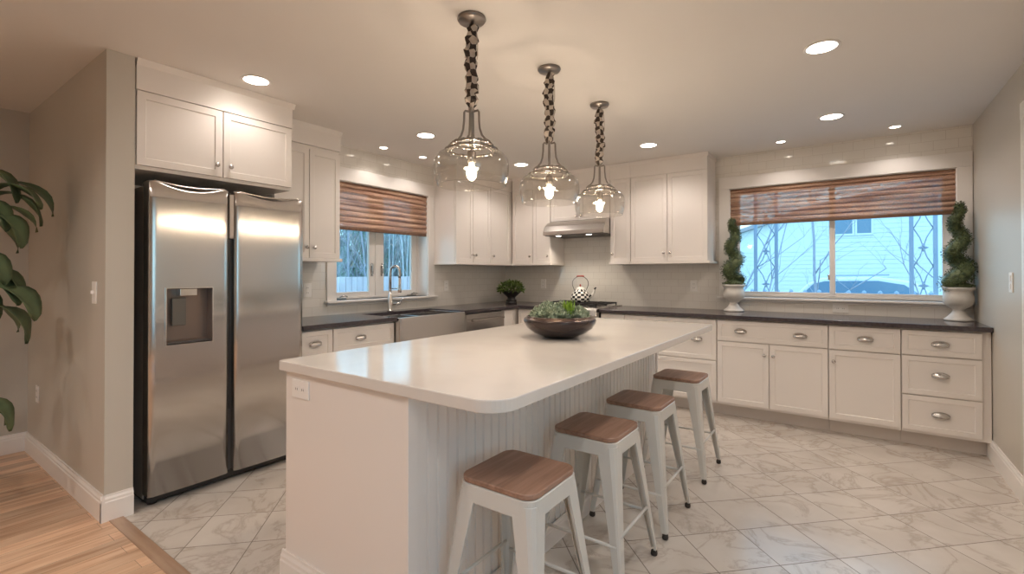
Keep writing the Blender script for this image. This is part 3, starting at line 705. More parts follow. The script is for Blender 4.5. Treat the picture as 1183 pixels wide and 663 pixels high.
# ------------------------------------------------------------------ island
IX0, IX1, IY0, IY1 = 1.872, 3.0, -4.13, -1.665
r = thing('kitchen_island', 'large white kitchen island base with beadboard side', 'kitchen island', (2.25, -2.9, 0))
BX0, BX1, BY0, BY1 = 1.890, 2.615, -4.105, -1.69
b = NB(); box(b, BX0, BX1-.012, BY0, BY1, .0, .889); finish('body', b, CB, r, .002)
b = NB(); pr = [(BX1-.0115, BY0+.045)]; y = BY0+.045; g = .05
while y < BY1-.05:
    pr += [(BX1, y), (BX1, y+g-.012), (BX1-.006, y+g-.010), (BX1-.006, y+g-.0075), (BX1-.001, y+g-.005), (BX1-.006, y+g-.0025)]; y += g
pr += [(BX1, y), (BX1-.0115, y)]
prism(b, pr, .0, .888, 'z'); finish('beadboard_panel', b, CB, r)
for (a, c) in ((BY0-.003, BY0+.044), (y+.001, BY1+.003)):
    b = NB(); box(b, BX1-.0118, BX1+.006, a, c, 0, .8885); finish('corner_post', b, CB, r, .002)
ni = Matrix(((1, 0, 0, 0), (0, -1, 0, BY0-.0005), (0, 0, 1, 0), (0, 0, 0, 1)))
finish('base_trim', basebd('b', ni, BX0-.016, BX1+.006, .155), CB, r)
nl = Matrix(((0, -1, 0, BX0-.0005), (1, 0, 0, 0), (0, 0, 1, 0), (0, 0, 0, 1)))
finish('base_trim', basebd('b', nl, BY0, BY1, .155), CB, r)
nr = Matrix(((0, 1, 0, BX1+.0065), (1, 0, 0, 0), (0, 0, 1, 0), (0, 0, 0, 1)))
finish('base_trim', basebd('b', nr, BY0, BY1, .10, .012), CB, r)
slab('island_countertop', 'long white quartz island countertop with rounded corners', rrect(IX0, IX1, IY0, IY1, (.012, .095, .02, .012), 10), .8905, .93, M['quartz'], .004)

# ------------------------------------------------------------------ plates, switches
def plate(name, label, cat, mtx, u, z, kind='outlet', w=.072, h=.115, horiz=False, out=.0005):
    if horiz: w, h = h, w
    r = thing(name, label, cat, mtx @ Vector((u, 0, z)))
    b = NB(); boxM(b, mtx, u-w/2, u+w/2, out, out+.006, z-h/2, z+h/2); finish('cover_plate', b, M['plate'], r, .002)
    if kind == 'outlet':
        for s in (-1, 1):
            du, dz = (s*.021, 0) if horiz else (0, s*.021)
            b = NB(); boxM(b, mtx, u+du-.013, u+du+.013, out+.006, out+.008, z+dz-.013, z+dz+.013); sk = finish('socket', b, M['plate'], r, .003); b = NB(); [boxM(b, mtx, u+du+e-.0012, u+du+e+.0012, out+.0078, out+.0084, z+dz-.004, z+dz+.005) for e in (-.0055, .0055)]; finish('slot', b, M['black'], sk)
    elif kind == 'switch':
        b = NB(); boxM(b, mtx, u-.005, u+.005, out+.006, out+.020, z-.006, z+.012); finish('toggle', b, M['plate'], r, .002)
    elif kind == 'double':
        for dz in (-.024, .024):
            b = NB(); boxM(b, mtx, u-.014, u+.014, out+.006, out+.010, z+dz-.017, z+dz+.017); finish('rocker', b, M['plate'], r, .002)
    return r
plate('wall_outlet', 'white double outlet on the near end of the island under the countertop', 'outlet', Matrix(((1, 0, 0, 0), (0, -1, 0, BY0), (0, 0, 1, 0), (0, 0, 0, 1))), 2.002, .825, 'outlet', horiz=True)
plate('light_switch', 'white light switch on the greige hall wall near its corner', 'switch', MH, .471, 1.182, 'switch', .07, .118)
plate('wall_outlet', 'white outlet low on the hall wall beside the leafy plant', 'outlet', MH, -.783, .457)
plate('light_switch', 'white double rocker switch on the right wall', 'switch', MR, -1.10, 1.228, 'double', .072, .12)
plate('wall_outlet', 'white outlet on the tiled backsplash under the wide wall cabinet', 'outlet', MB, 2.44, 1.15, horiz=False)
plate('wall_outlet', 'white outlet below the sill of the wide window', 'outlet', MB, 3.70, .968, horiz=True)
plate('wall_outlet', 'white outlet on the tiles beside the kettle', 'outlet', MB, .60, 1.15)
plate('wall_outlet', 'white outlet on the tiles between refrigerator and sink window', 'outlet', ML, -2.86, 1.14)
plate('wall_outlet', 'white outlet on the tiles right of the sink window', 'outlet', ML, -1.15, 1.142)

# ------------------------------------------------------------------ stools
def make_stool(label, loc):
    r = thing('counter_stool', label, 'stool', loc, 'counter stools along the island')
    b = NB(); hs = .148; prism(b, rrect(-hs, hs, -hs, hs, (.045,)*4, 8), .5915, .611, 'z'); finish('seat', b, M['seatwood'], r, .005, local=True, seg=3)
    b = NB(); N = 8; rows = []
    for hh, z in ((.1475, .591), (.1505, .589), (.152, .536), (.1505, .533)):
        rows.append([b.verts.new((p[0], p[1], z)) for p in rrect(-hh, hh, -hh, hh, (.045,)*4, N)])
    for A, B_ in zip(rows, rows[1:]):
        for i in range(len(A)): b.faces.new((A[i], A[(i+1) % len(A)], B_[(i+1) % len(A)], B_[i]))
    b.faces.new(rows[0]); finish('seat_skirt', b, M['stoolpaint'], r, local=True)
    for sx_ in (-1, 1):
        for sy_ in (-1, 1):
            b = NB(); secs = []
            for z, o, wv in ((.572, .149, .078), (.46, .160, .066), (.25, .182, .046), (.03, .206, .028)):
                c = wv*.30; t = .0035 if z > .1 else .003
                outer = [(o-wv, o), (o-c, o), (o-c*.35, o-c*.35), (o, o-c), (o, o-wv)]
                inner = [(o-t, o-wv), (o-t, o-c-.001), (o-c*.35-t, o-c*.35-t), (o-c-.001, o-t), (o-wv, o-t)]
                # small returned lips
                outer = [(o-wv, o-.010)] + outer + [(o-.010, o-wv)]
                inner = [(o-.010, o-wv+t)] + [(o-t, o-wv+t)] + inner[1:4] + [(o-wv+t, o-t)] + [(o-wv+t, o-.010)]
                secs.append([b.verts.new((sx_*p[0], sy_*p[1], z)) for p in outer+inner])
            n = len(secs[0])
            for A, B_ in zip(secs, secs[1:]):
                for i in range(n): b.faces.new((A[i], A[(i+1) % n], B_[(i+1) % n], B_[i]))
            for S in (secs[0], secs[-1]):
                m_ = n//2
                for i in range(m_-1): b.faces.new((S[i], S[i+1], S[n-2-i], S[n-1-i]))
            lg = finish('leg', b, M['stoolpaint'], r, local=True)
            b = NB(); lathe(b, [(.010, 0), (.014, .003), (.0155, .010), (.014, .022), (.008, .025)], 12, (sx_*.193, sy_*.193, 0)); finish('foot_cap', b, M['rubber'], lg, local=True)
    for k, (a, z) in enumerate((((1, 0), .235), ((0, 1), .20), ((-1, 0), .235), ((0, -1), .20))):
        b = NB(); o = .206-(z-.03)/.54*.055-.006; s = o-.012
        if a[0]: p0, p1 = (a[0]*o, -s, z), (a[0]*o, s, z)
        else: p0, p1 = (-s, a[1]*o, z), (s, a[1]*o, z)
        tube(b, [p0, p1], .0065, 8); finish('foot_rail', b, M['stoolpaint'], r, local=True)
    return r
SY = [(-3.815, 'nearest stool of the row, square brown wood seat on pale grey metal legs'),
      (-3.205, 'second stool from the camera, wood seat half in shadow, beside the island'),
      (-2.660, 'third stool from the camera, behind the second one in the row'),
      (-1.915, 'farthest stool of the row, at the far end of the island')]
s0 = make_stool(SY[0][1], (2.852, SY[0][0], 0))
for y_, lb in SY[1:]: dup(s0, (2.852, y_, 0), lb)

# ------------------------------------------------------------------ pendants
def make_pendant(label, loc, seed):
    rnd = random.Random(seed)
    r = thing('pendant_lamp', label, 'pendant lamp', loc, 'glass pendants over the island')
    k = dict(local=True)
    b = NB(); lathe(b, [(.0, -.0005), (.064, -.0005), (.066, -.008), (.060, -.018), (.012, -.022), (.009, -.03), (0, -.03)], 32); finish('ceiling_canopy', b, M['brass'], r, **k)
    # crumpled checked cloth sleeve
    b = NB(); prof = []; n = 26; seg = 12; z0, z1 = -.035, -.428; rings = []
    for i in range(n+1):
        t = i/n; z = z0+(z1-z0)*t; base = .019 + .013*abs(sin(t*pi*7+seed)) ; base *= .55+.45*min(1, t*6+.3) if t < .9 else 1-(t-.9)*6
        rings.append([b.verts.new(((base+rnd.uniform(-.007, .007))*cos(2*pi*j/seg)+rnd.uniform(-.003, .003)+.004*sin(t*9+seed), (base+rnd.uniform(-.007, .007))*sin(2*pi*j/seg)+.003*cos(t*11), z+rnd.uniform(-.006, .006))) for j in range(seg)])
    for i, (A, B_) in enumerate(zip(rings, rings[1:])):
        for j in range(seg):
            f = b.faces.new((A[j], A[(j+1) % seg], B_[(j+1) % seg], B_[j])); f.material_index = 1 if ((i//2+j//2) % 2 == 0) else 0
    b.faces.new(rings[0]); b.faces.new(rings[-1]); finish('cloth_sleeve', b, [M['cloth_light'], M['cloth_dark']], r, **k)
    b = NB(); tube(b, [(.026, 0, -.05), (.033, .004, -.12), (.036, 0, -.18), (.034, -.002, -.20)], .0022, 6); finish('cord', b, M['cloth_light'], r, **k)
    b = NB(); lathe(b, [(.0, -.42), (.006, -.422), (.006, -.44), (.004, -.445), (.004, -.625), (0, -.625)], 12); finish('stem', b, M['brass'], r, **k)
    for j in range(4):
        a = 2*pi*j/4+.5; b = NB(); pts = []
        for rr_, z in ((.008, -.43), (.030, -.425), (.034, -.432), (.035, -.47), (.039, -.51), (.048, -.538), (.063, -.557), (.082, -.568), (.086, -.576)):
            pts.append((rr_*cos(a), rr_*sin(a), z))
        tube(b, pts, .0052, 8); finish('curved_arm', b, M['brass'], r, **k)
    for R_, z in ((.086, -.578), (.115, -.606)):
        b = NB(); ring(b, R_, z, .0052, 48)
        for j in range(14):
            a = 2*pi*j/14; c = Vector((R_*cos(a), R_*sin(a), z)); tube(b, [c+Vector((-sin(a), cos(a), 0))*-.009, c+Vector((-sin(a), cos(a), 0))*.009], .0078, 6)
        finish('hoop', b, M['brass'], r, **k)
    for j in range(6):
        a = 2*pi*j/6+.2; b = NB(); tube(b, [(.086*cos(a), .086*sin(a), -.578), (.106*cos(a), .106*sin(a), -.590), (.115*cos(a), .115*sin(a), -.606), (.112*cos(a), .112*sin(a), -.619)], .003, 6); finish('strut', b, M['brass'], r, **k)
    # shade glass, double walled shell
    outp = [(.106, -.616), (.118, -.617), (.136, -.620), (.151, -.627), (.161, -.638), (.168, -.655), (.171, -.680), (.171, -.705), (.168, -.728), (.163, -.748), (.158, -.762), (.156, -.770)]
    inp = [(r_-.003, z_-.001) for r_, z_ in reversed(outp)]
    b = NB(); rg = lathe(b, outp+inp, 64, cap=False)
    for i in range(64): b.faces.new((rg[-1][i], rg[-1][(i+1) % 64], rg[0][(i+1) % 64], rg[0][i]))
    finish('glass_shade', b, M['shadeglass'], r, **k)
    b = NB(); lathe(b, [(.0, -.612), (.018, -.613), (.021, -.618), (.021, -.660), (.017, -.668), (0, -.668)], 24); finish('socket', b, M['brass'], r, **k)
    b = NB(); lathe(b, [(.010, -.669), (.013, -.680), (.020, -.696), (.023, -.712), (.020, -.730), (.010, -.743), (0, -.746)], 20); finish('bulb', b, M['bulbglow'], r, **k)
    lp = lamp('pendant_light', 'POINT', (0, 0, -.715), BULBW, (1, .80, .60), shadow_soft_size=.036); lp.parent = r
    return r
make_pendant('nearest and largest looking glass pendant lamp over the near end of the island', (2.372, -3.50, H), 1)
make_pendant('middle one of the three glass pendant lamps, over the centre of the island', (2.383, -2.83, H), 2)
make_pendant('farthest of the three glass pendant lamps, in front of the range hood', (2.368, -2.13, H), 3)

# ------------------------------------------------------------------ ceiling spots
big = [(.855, -3.717, 'recessed ceiling light just in front of the cabinet over the refrigerator'),
       (.85, -2.299, 'recessed ceiling light above the sink side walkway, left of the near pendant'),
       (.89, -.927, 'recessed ceiling light near the inside corner between the near and middle pendants'),
       (2.276, -.898, 'recessed ceiling light above the wide wall cabinet'),
       (3.665, -2.236, 'largest looking recessed ceiling light at the upper right'),
       (3.666, -.884, 'recessed ceiling light between the large one and the window wall')]
small = [(.246, -2.247, 'small recessed light above the sink window, the left of two'), (.273, -1.779, 'small recessed light above the sink window, the right of two'),
         (3.275, -.326, 'small recessed light above the left half of the wide window'), (4.071, -.297, 'small recessed light above the right half of the wide window')]
def can(x, y, lab, R_, watt, ang, grp='recessed ceiling lights', col=WARM):
    r = thing('recessed_light', lab, 'ceiling light', (x, y, H), grp)
    b = NB(); lathe(b, [(R_*1.0, -.0005), (R_*1.22, -.0005), (R_*1.22, -.004), (R_*1.12, -.007), (R_, -.005)], 32, cap=False); finish('trim_ring', b, M['trim'], r, local=True)
    b = NB(); lathe(b, [(0, -.0035), (R_*1.01, -.0035), (R_*1.01, -.001), (0, -.001)], 32, cap=False); finish('lens', b, M['canglow'], r, local=True)
    lp = lamp('ceiling_spot', 'SPOT', (0, 0, -.012), watt, col, spot_size=radians(ang), spot_blend=.55, shadow_soft_size=R_); lp.parent = r
for k, (x, y, lab) in enumerate(big): can(x, y, lab, .068, CANW*(.33 if k == 0 else 1), 150)
for x, y, lab in small: can(x, y, lab, .034, CANS, 130, 'small ceiling lights over the windows')
for x, y, m_ in ((1.25, -5.5, 2.0), (1.0, -7.0, .5), (-.3, -7.4, 2.8), (2.3, -5.6, 1.), (3.66, -3.6, 1.5), (3.66, -5.2, 1.3), (2.2, -7.0, .5), (3.66, -6.8, 1.)): can(x, y, 'unseen ceiling light added to fill the room', .068, CANW*m_, 150, 'fill lights added out of view', (1, .93, .88) if x > 3 else WARM)  # ceiling lights out of view, added to even out and brighten the room

# ------------------------------------------------------------------ bowl planter
bx, by = 2.458, -2.845
r = thing('bowl_planter', 'wide dark bronze bowl of succulents on the white island top', 'planter', (bx, by, .9305))
b = NB(); lathe(b, [(0, 0), (.085, 0), (.092, .006), (.145, .026), (.180, .052), (.197, .078), (.201, .094), (.197, .104), (.186, .106), (.180, .112), (.176, .112), (.172, .100), (.12, .05), (0, .03)], 56, cap=False); finish('bowl', b, M['bowlglaze'], r, local=True)
b = NB(); lathe(b, [(.1955, .1045), (.1865, .1075), (.1835, .116), (.178, .119), (.174, .116), (.174, .108)], 56, cap=False); finish('rim', b, M['rimglaze'], r, local=True)
b = NB(); lathe(b, [(0, .110), (.1, .108), (.174, .100)], 32, cap=False); finish('soil', b, M['soil'], r, local=True)
rnd = random.Random(5)
def rosette(cx, cy, z, R_, n, m, name='succulent', wdt=.4, up0=.25, up1=1.3):
    b = NB()
    for i in range(n):
        t = i/n; a = i*2.39996; el = up1*(1-t)+up0*t; L = R_*(.45+.55*t)
        d = (cos(a)*cos(el), sin(a)*cos(el), sin(el)); leaf(b, (cx, cy, z), d, (0, 0, 1), L, L*wdt, -.35, 4, .35)
    return finish(name, b, m, r, local=True)
def cushion(cx, cy, z, R_, hh, n, m, name, L=.018, wd=.008, seed=0):
    b = NB(); q = random.Random(seed)
    for i in range(n):
        th = q.uniform(0, 2*pi); ph = math.acos(q.uniform(.0, 1)); nrm = Vector((sin(ph)*cos(th), sin(ph)*sin(th), cos(ph)))
        p = Vector((cx, cy, z)) + Vector((nrm.x*R_, nrm.y*R_, nrm.z*hh))*q.uniform(.75, 1)
        d = nrm + Vector((q.uniform(-.5, .5), q.uniform(-.5, .5), q.uniform(-.1, .6)))
        leaf(b, p, d, (q.uniform(-1, 1), q.uniform(-1, 1), 1), L*q.uniform(.7, 1.3), wd*q.uniform(.8, 1.3), .2, 2)
    lathe(b, [(R_*.85*sin(a), z+hh*.8*cos(a)) for a in [pi/2*i/5 for i in range(6)]][::-1], 16, (cx, cy, 0), cap=False)
    return finish(name, b, m, r, local=True)
# camera-right direction is (.815,.58): arrange clumps across it
def at(s, f): return (s*.815 - f*.58*1, s*.58 + f*.815)
for i, (s, f, R_, hh, n, m) in enumerate([(-.115, -.03, .048, .050, 220, 'succulent'), (-.03, -.085, .055, .055, 300, 'succulent'), (.03, -.05, .040, .050, 180, 'succulent'), (.105, -.05, .048, .050, 240, 'succulent'),
                                          (-.06, .02, .06, .075, 300, 'succulent'), (.02, .03, .05, .07, 240, 'succulent'), (.09, .05, .055, .05, 240, 'succulent'), (-.02, .10, .05, .06, 240, 'succulent'), (-.11, .07, .045, .045, 160, 'succulent_dark')]):
    x, y = at(s, f); cushion(x, y, .106, R_, hh*1.22, n, M[m], 'succulent', seed=i)
for s, f, R_, n in ((-.09, -.09, .045, 26), (-.015, -.12, .04, 26), (.08, -.10, .045, 26), (.135, .0, .04, 22), (-.145, .02, .04, 22)):
    x, y = at(s, f); rosette(x, y, .112, R_, n, M['succulent'], wdt=.38)
b = NB(); x, y = at(.043, -.05); q = random.Random(9)
for i in range(90):
    a = q.uniform(0, 2*pi); rr_ = q.uniform(0, .022); leaf(b, (x+rr_*cos(a), y+rr_*sin(a), .108), (cos(a)*.28, sin(a)*.28, 1), (cos(a), sin(a), .1), q.uniform(.075, .112), .008, .15, 3)
finish('lime_grass', b, M['limegrass'], r, local=True)
b = NB(); x, y = at(-.13, .03)
for i in range(16):
    a = q.uniform(0, 2*pi); leaf(b, (x, y, .115), (cos(a), sin(a), .9), (0, 0, 1), q.uniform(.03, .055), .018, .5, 3)
finish('red_leaf_sprig', b, M['succulent_dark'], r, local=True)
b = NB()
for s, f in ((-.015, .02), (.01, .03), (-.03, .035)):
    x, y = at(s, f); tube(b, [(x, y, .15), (x+.004, y, .185)], .0018, 5)
    for i in range(12):
        a = i*.55*2; leaf(b, (x+.004, y, .183), (cos(a), sin(a), .5), (0, 0, 1), .016, .008, .3, 2)
finish('flower_sprig', b, M['succulent'], r, local=True)

# ------------------------------------------------------------------ kettle
kx, ky, kz = 1.24, -.235, .9585
r = thing('kettle', 'black and white checked kettle with red handle on the range', 'kettle', (kx, ky, kz))
kp = [(.0, 0), (.092, 0), (.104, .008), (.110, .030), (.108, .055), (.100, .080), (.086, .105), (.066, .128), (.050, .140), (.046, .142)]
b = NB(); rg = lathe(b, kp, 48, cap=False)
b.faces.ensure_lookup_table()
# finer checks: rebuild with ring rows
b.free(); b = NB(); K = []
for i in range(len(kp)-1):
    for j in range(2): K.append((kp[i][0]+(kp[i+1][0]-kp[i][0])*j/2, kp[i][1]+(kp[i+1][1]-kp[i][1])*j/2))
K.append(kp[-1]); rings = lathe(b, K, 48, cap=False)
for f in b.faces:
    c = f.calc_center_median(); u = int((math.atan2(c.y, c.x)+pi)/(2*pi)*18); v = int(c.z/.0235)
    f.material_index = 1 if (u+v) % 2 else 0
kb = finish('kettle_body', b, [M['white_enamel'], M['black_enamel']], r, local=True)
b = NB(); lathe(b, [(.048, .140), (.050, .146), (.040, .158), (.018, .167), (.0, .169)], 32, cap=False); lid = finish('lid', b, [M['white_enamel']], r, local=True)
b = NB(); lathe(b, [(.0, .166), (.006, .168), (.004, .176), (.010, .184), (.010, .192), (.004, .200), (0, .201)], 14, cap=False); finish('lid_knob', b, M['red'], lid, local=True)
b = NB(); tube(b, [(.085, .040, .045), (.118, .056, .070), (.136, .064, .105), (.144, .068, .140), (.160, .075, .165)], [.024, .020, .014, .010, .008], 12)
for f in b.faces: f.material_index = 1 if (int(f.calc_center_median().z/.02) % 2) else 0
finish('spout', b, [M['white_enamel'], M['black_enamel']], r, local=True)
b = NB(); pts = []
for i in range(25):
    a = pi*1.18*(i/24)-.09*pi; c = -.092*cos(a)*1.0; z = .205+.085*sin(a); pts.append((c*.815, c*.58, z))
pts = [(-.066*.815, -.066*.58, .128)] + pts + [(.066*.815, .066*.58, .128)]
tube(b, pts, .0035, 8); finish('handle_wire', b, M['black_enamel'], r, local=True)
b = NB(); tube(b, [(-.044*.815, -.044*.58, .2895), (-.03*.815, -.03*.58, .2925), (.03*.815, .03*.58, .2925), (.044*.815, .044*.58, .2895)], [.007, .009, .009, .007], 10); finish('red_grip', b, M['red'], r, local=True)

# ------------------------------------------------------------------ black urn with green plant
def leafball(b, cx, cy, cz, rx, rz, n, L, wd, seed, half=True):
    q = random.Random(seed)
    for i in range(n):
        th = q.uniform(0, 2*pi); ph = math.acos(q.uniform(-.25 if half else -1, 1)); nrm = Vector((sin(ph)*cos(th), sin(ph)*sin(th), cos(ph)))
        s = q.uniform(.45, 1)**.5; p = Vector((cx+nrm.x*rx*s, cy+nrm.y*rx*s, cz+nrm.z*rz*s))
        d = nrm*.8 + Vector((q.uniform(-1, 1), q.uniform(-1, 1), q.uniform(-.5, .9)))*.8
        leaf(b, p, d, (q.uniform(-1, 1), q.uniform(-1, 1), 1), L*q.uniform(.6, 1.25), wd*q.uniform(.7, 1.2), q.uniform(0, .6), 2)
r = thing('potted_plant', 'bushy green plant in a black footed urn in the counter corner', 'potted plant', (.42, -.45, .9145))
b = NB(); lathe(b, [(0, 0), (.068, 0), (.070, .022), (.056, .028), (.064, .036), (.064, .048), (.048, .054), (.046, .076), (.060, .092), (.092, .118), (.116, .142), (.122, .150), (.118, .156), (.108, .150), (.0, .140)], 36, cap=False); finish('urn', b, M['blackurn'], r, local=True)
b = NB(); leafball(b, 0, 0, .175, .155, .095, 650, .045, .020, 3); finish('foliage', b, M['blackpotleaf'], r, local=True)

# ------------------------------------------------------------------ spiral topiaries
def topiary(label, loc, seed, hgt, Ru, phase, hand=1):
    r = thing('spiral_topiary', label, 'topiary', loc)
    s = Ru/.10
    pr = [(0, 0), (.090, 0), (.092, .012), (.080, .018), (.064, .034), (.046, .056), (.036, .074), (.036, .084), (.046, .092), (.052, .100), (.072, .112), (.087, .130), (.095, .152), (.096, .176), (.090, .202), (.085, .222), (.090, .234), (.100, .244), (.102, .256), (.096, .260), (.088, .252), (.0, .245)]
    b = NB(); lathe(b, [(a*s, z) for a, z in pr], 44, cap=False); finish('urn', b, M['urn'], r, local=True)
    q = random.Random(seed); z0 = .262; z1 = hgt; turns = 2.6
    b = NB(); tube(b, [(0, 0, z0-.02), (0, 0, z1-.05)], .007, 8); finish('trunk', b, M['bark'], r, local=True)
    b = NB(); core = []; N = 60
    for i in range(N+1):
        t = i/N; a = phase+hand*2*pi*turns*t; R1 = (.034*(1-t)**.8+.012)*s; core.append((Vector((R1*cos(a), R1*sin(a), z0+.028+(z1-z0-.05)*t)), (.056*(1-t)**.8+.030)*s))
    tube(b, [c for c, _ in core], [rr_*.72 for _, rr_ in core], 10)
    lathe(b, [(.0, z0+.05), (.07*s, z0+.02), (.085*s, z0-.006), (0, z0-.008)], 20, cap=False)
    cr_ = 6000
    for k in range(cr_):
        if k < 700:
            a = q.uniform(0, 2*pi); rr_ = q.uniform(.02, .100)*s; p = Vector((rr_*cos(a), rr_*sin(a), z0+.035*(1-rr_/(.105*s)))); nrm = Vector((cos(a)*.6, sin(a)*.6, 1))
        else:
            t = q.random(); i = min(N, int(t*N)); c, rad = core[i]; nrm = Vector((q.gauss(0, 1), q.gauss(0, 1), q.gauss(0, 1))).normalized(); p = c+nrm*rad*q.uniform(.72, 1.0)
        d = nrm + Vector((q.uniform(-1, 1), q.uniform(-1, 1), q.uniform(-.5, 1)))*.7
        leaf(b, p, d, (q.uniform(-1, 1), q.uniform(-1, 1), 1), q.uniform(.009, .018), q.uniform(.006, .009), .2, 2)
    finish('foliage', b, M['boxwood'], r, local=True)
topiary('spiral boxwood topiary in a white footed urn at the left side of the wide window', (2.848, -.135, .9145), 11, .905, .100, .5)
topiary('spiral boxwood topiary in a white footed urn at the right wall end of the counter', (4.458, -.135, .9145), 12, .925, .097, 3.2)

# ------------------------------------------------------------------ tall leafy plant in the hall
r = thing('potted_plant', 'tall plant with large drooping dark green leaves in the hall at the left edge', 'potted plant', (-.075, -4.985, .006))
b = NB(); lathe(b, [(0, 0), (.13, 0), (.14, .01), (.18, .30), (.19, .31), (.19, .34), (.175, .34), (.165, .30), (0, .29)], 36, cap=False); finish('pot', b, M['urn'], r, local=True)
b = NB(); tube(b, [(0, 0, .28), (.01, .01, .7), (-.01, .02, 1.2), (.02, .03, 1.62)], [.016, .014, .012, .008], 8); finish('stem', b, M['bark'], r, local=True)
def bigleaf(p0, p1, L, wd, droop, side=(0, 0, 1)):
    p0, p1 = Vector(p0), Vector(p1); b = NB(); d = (p1-p0); 
    tube(b, [p0, p0+d*.5+Vector((0, 0, .03)), p1], [.005, .004, .0035], 6)
    dd = d.normalized(); base = p1; s = dd.cross(Vector(side)).normalized(); n = 9; prev = None
    dirv = dd.copy(); pos = base.copy(); st = L/n
    for i in range(n+1):
        t = i/n; w_ = wd*.5*(sin(pi*min(1, t*.9+.06))**.75)*(1 if i < n else .03); u = s.cross(dirv).normalized()
        row = [b.verts.new(pos + s*w_*k + u*(.25*abs(k)*w_ + .006*sin(t*9+k*2))) for k in (-1, -.5, 0, .5, 1)]
        if prev:
            for k in range(4):
                f = b.faces.new((prev[k], prev[k+1], row[k+1], row[k])); f.smooth = True
        prev = row; dirv = (dirv + Vector((0, 0, -droop/n*1.6))).normalized(); pos = pos + dirv*st
    return finish('leaf', b, M['biglLeaf'], r, local=True, solid=.0012)
# leaves: attach point on stem -> petiole end, in plant-local coordinates
q = random.Random(4)
LV = [((.0, .02, 1.40), (.16, .28, 1.72), .26, .13, 1.6), ((.0, .02, 1.45), (.10, .30, 1.70), .28, .15, 2.0), ((.01, .02, 1.50), (.20, .22, 1.66), .24, .12, 2.2), ((.0, .02, 1.3), (.05, .30, 1.62), .24, .15, 1.9),
      ((.0, .01, 1.05), (.14, .24, 1.28), .26, .15, 1.9), ((.0, .01, 1.0), (.20, .22, 1.22), .25, .14, 1.5), ((.0, .01, 1.1), (.04, .26, 1.26), .24, .15, 2.2), ((.0, .01, 1.0), (.10, .20, 1.18), .22, .13, 2.4),
      ((.0, .01, 1.25), (.0, .18, 1.45), .2, .12, 1.8), ((.0, .0, .5), (.06, .22, .60), .22, .10, 1.9), ((.0, .0, .45), (.12, .20, .50), .18, .09, 1.8)]
LV += [((.0, .01, 1.5), (.12, .20, 1.80), .30, .15, 2.2), ((.0, .01, 1.4), (.02, .34, 1.76), .30, .16, 2.0), ((.0, .01, 1.3), (.22, .26, 1.58), .26, .14, 2.4), ((.0, .01, 1.35), (.02, .24, 1.55), .26, .16, 2.2),
       ((.0, .01, 1.1), (.18, .18, 1.36), .28, .15, 2.0), ((.0, .01, 1.0), (.24, .28, 1.20), .28, .16, 1.8), ((.0, .01, 1.0), (.14, .30, 1.10), .26, .15, 2.4), ((.0, .01, .95), (.0, .26, 1.10), .24, .15, 2.0),
       ((.0, .01, .5), (.16, .24, .62), .24, .11, 2.2)]
for a in LV: bigleaf(*a)
for i in range(12):
    a = q.uniform(pi, 2.2*pi); z = q.uniform(.7, 1.6); rr_ = q.uniform(.12, .25); bigleaf((0, .01, z), (rr_*cos(a), rr_*sin(a), z+.15), .24, .13, 1.8)

# ------------------------------------------------------------------ outdoors
b = NB(); box(b, -40, 40, .4, 60, -.75, -.6); box(b, -40, -1.8, -30, .4, -.75, -.6); box(b, 5.6, 40, -30, .4, -.75, -.6)
o = finish('lawn', b, M['grass']); o['kind'] = 'structure'
# house opposite
r = thing('neighbour_house', 'white sided house across the yard seen through the wide window', 'house', (8, 24, -.6))
b = NB(); prof = [(-3, -.6), (20, -.6), (20, 7.5), (2.2, 4.3), (-3, 2.7)]; prism(b, prof, 22.0, 28, 'y')
for k in range(34):
    z = -.5+k*.2; xl = -3 if z < 2.5 else (2.2 if z < 4 else 14); box(b, xl, 20, 21.97, 22.0, z, z+.175)
finish('siding_wall', b, M['siding_ext'], r)
b = NB(); prism(b, [(-3.3, 2.62), (2.2, 4.31), (20.2, 7.55), (20.2, 7.75), (2.1, 4.5), (-3.3, 2.78)], 21.7, 28.2, 'y'); finish('roof', b, M['roofbrown'], r)
for (xa, xb, za, zb_) in ((2.9, 3.8, 3.1, 4.6), (3.98, 4.5, 3.1, 4.6), (9.0, 10.0, 3.1, 4.6)):
    b = NB(); box(b, xa, xb, 21.93, 21.98, za, zb_); f = finish('window', b, M['extwindow'], r); b = NB(); frame(b, MB, xa-.08, xb+.08, za-.08, zb_+.08, -21.98, -21.90, .08); finish('window_trim', b, M['siding_ext'], f)
# low picket railing
r = thing('picket_fence', 'low fence with small post caps outside the wide window', 'fence', (3.5, 8, -.6))
b = NB(); box(b, -4, 14, 8.0, 8.06, .62, .72); box(b, -4, 14, 8.0, 8.06, -.4, -.3); finish('rail', b, M['iron'], r)
for k in range(54):
    x = -3.0+k*.28; b = NB(); box(b, x-.02, x+.02, 7.97, 8.0, -.6, .80); lathe(b, [(.0, .80), (.035, .82), (.045, .85), (.03, .88), (0, .90)], 8, (x, 7.985, 0), cap=False); finish('picket', b, M['iron'], r)
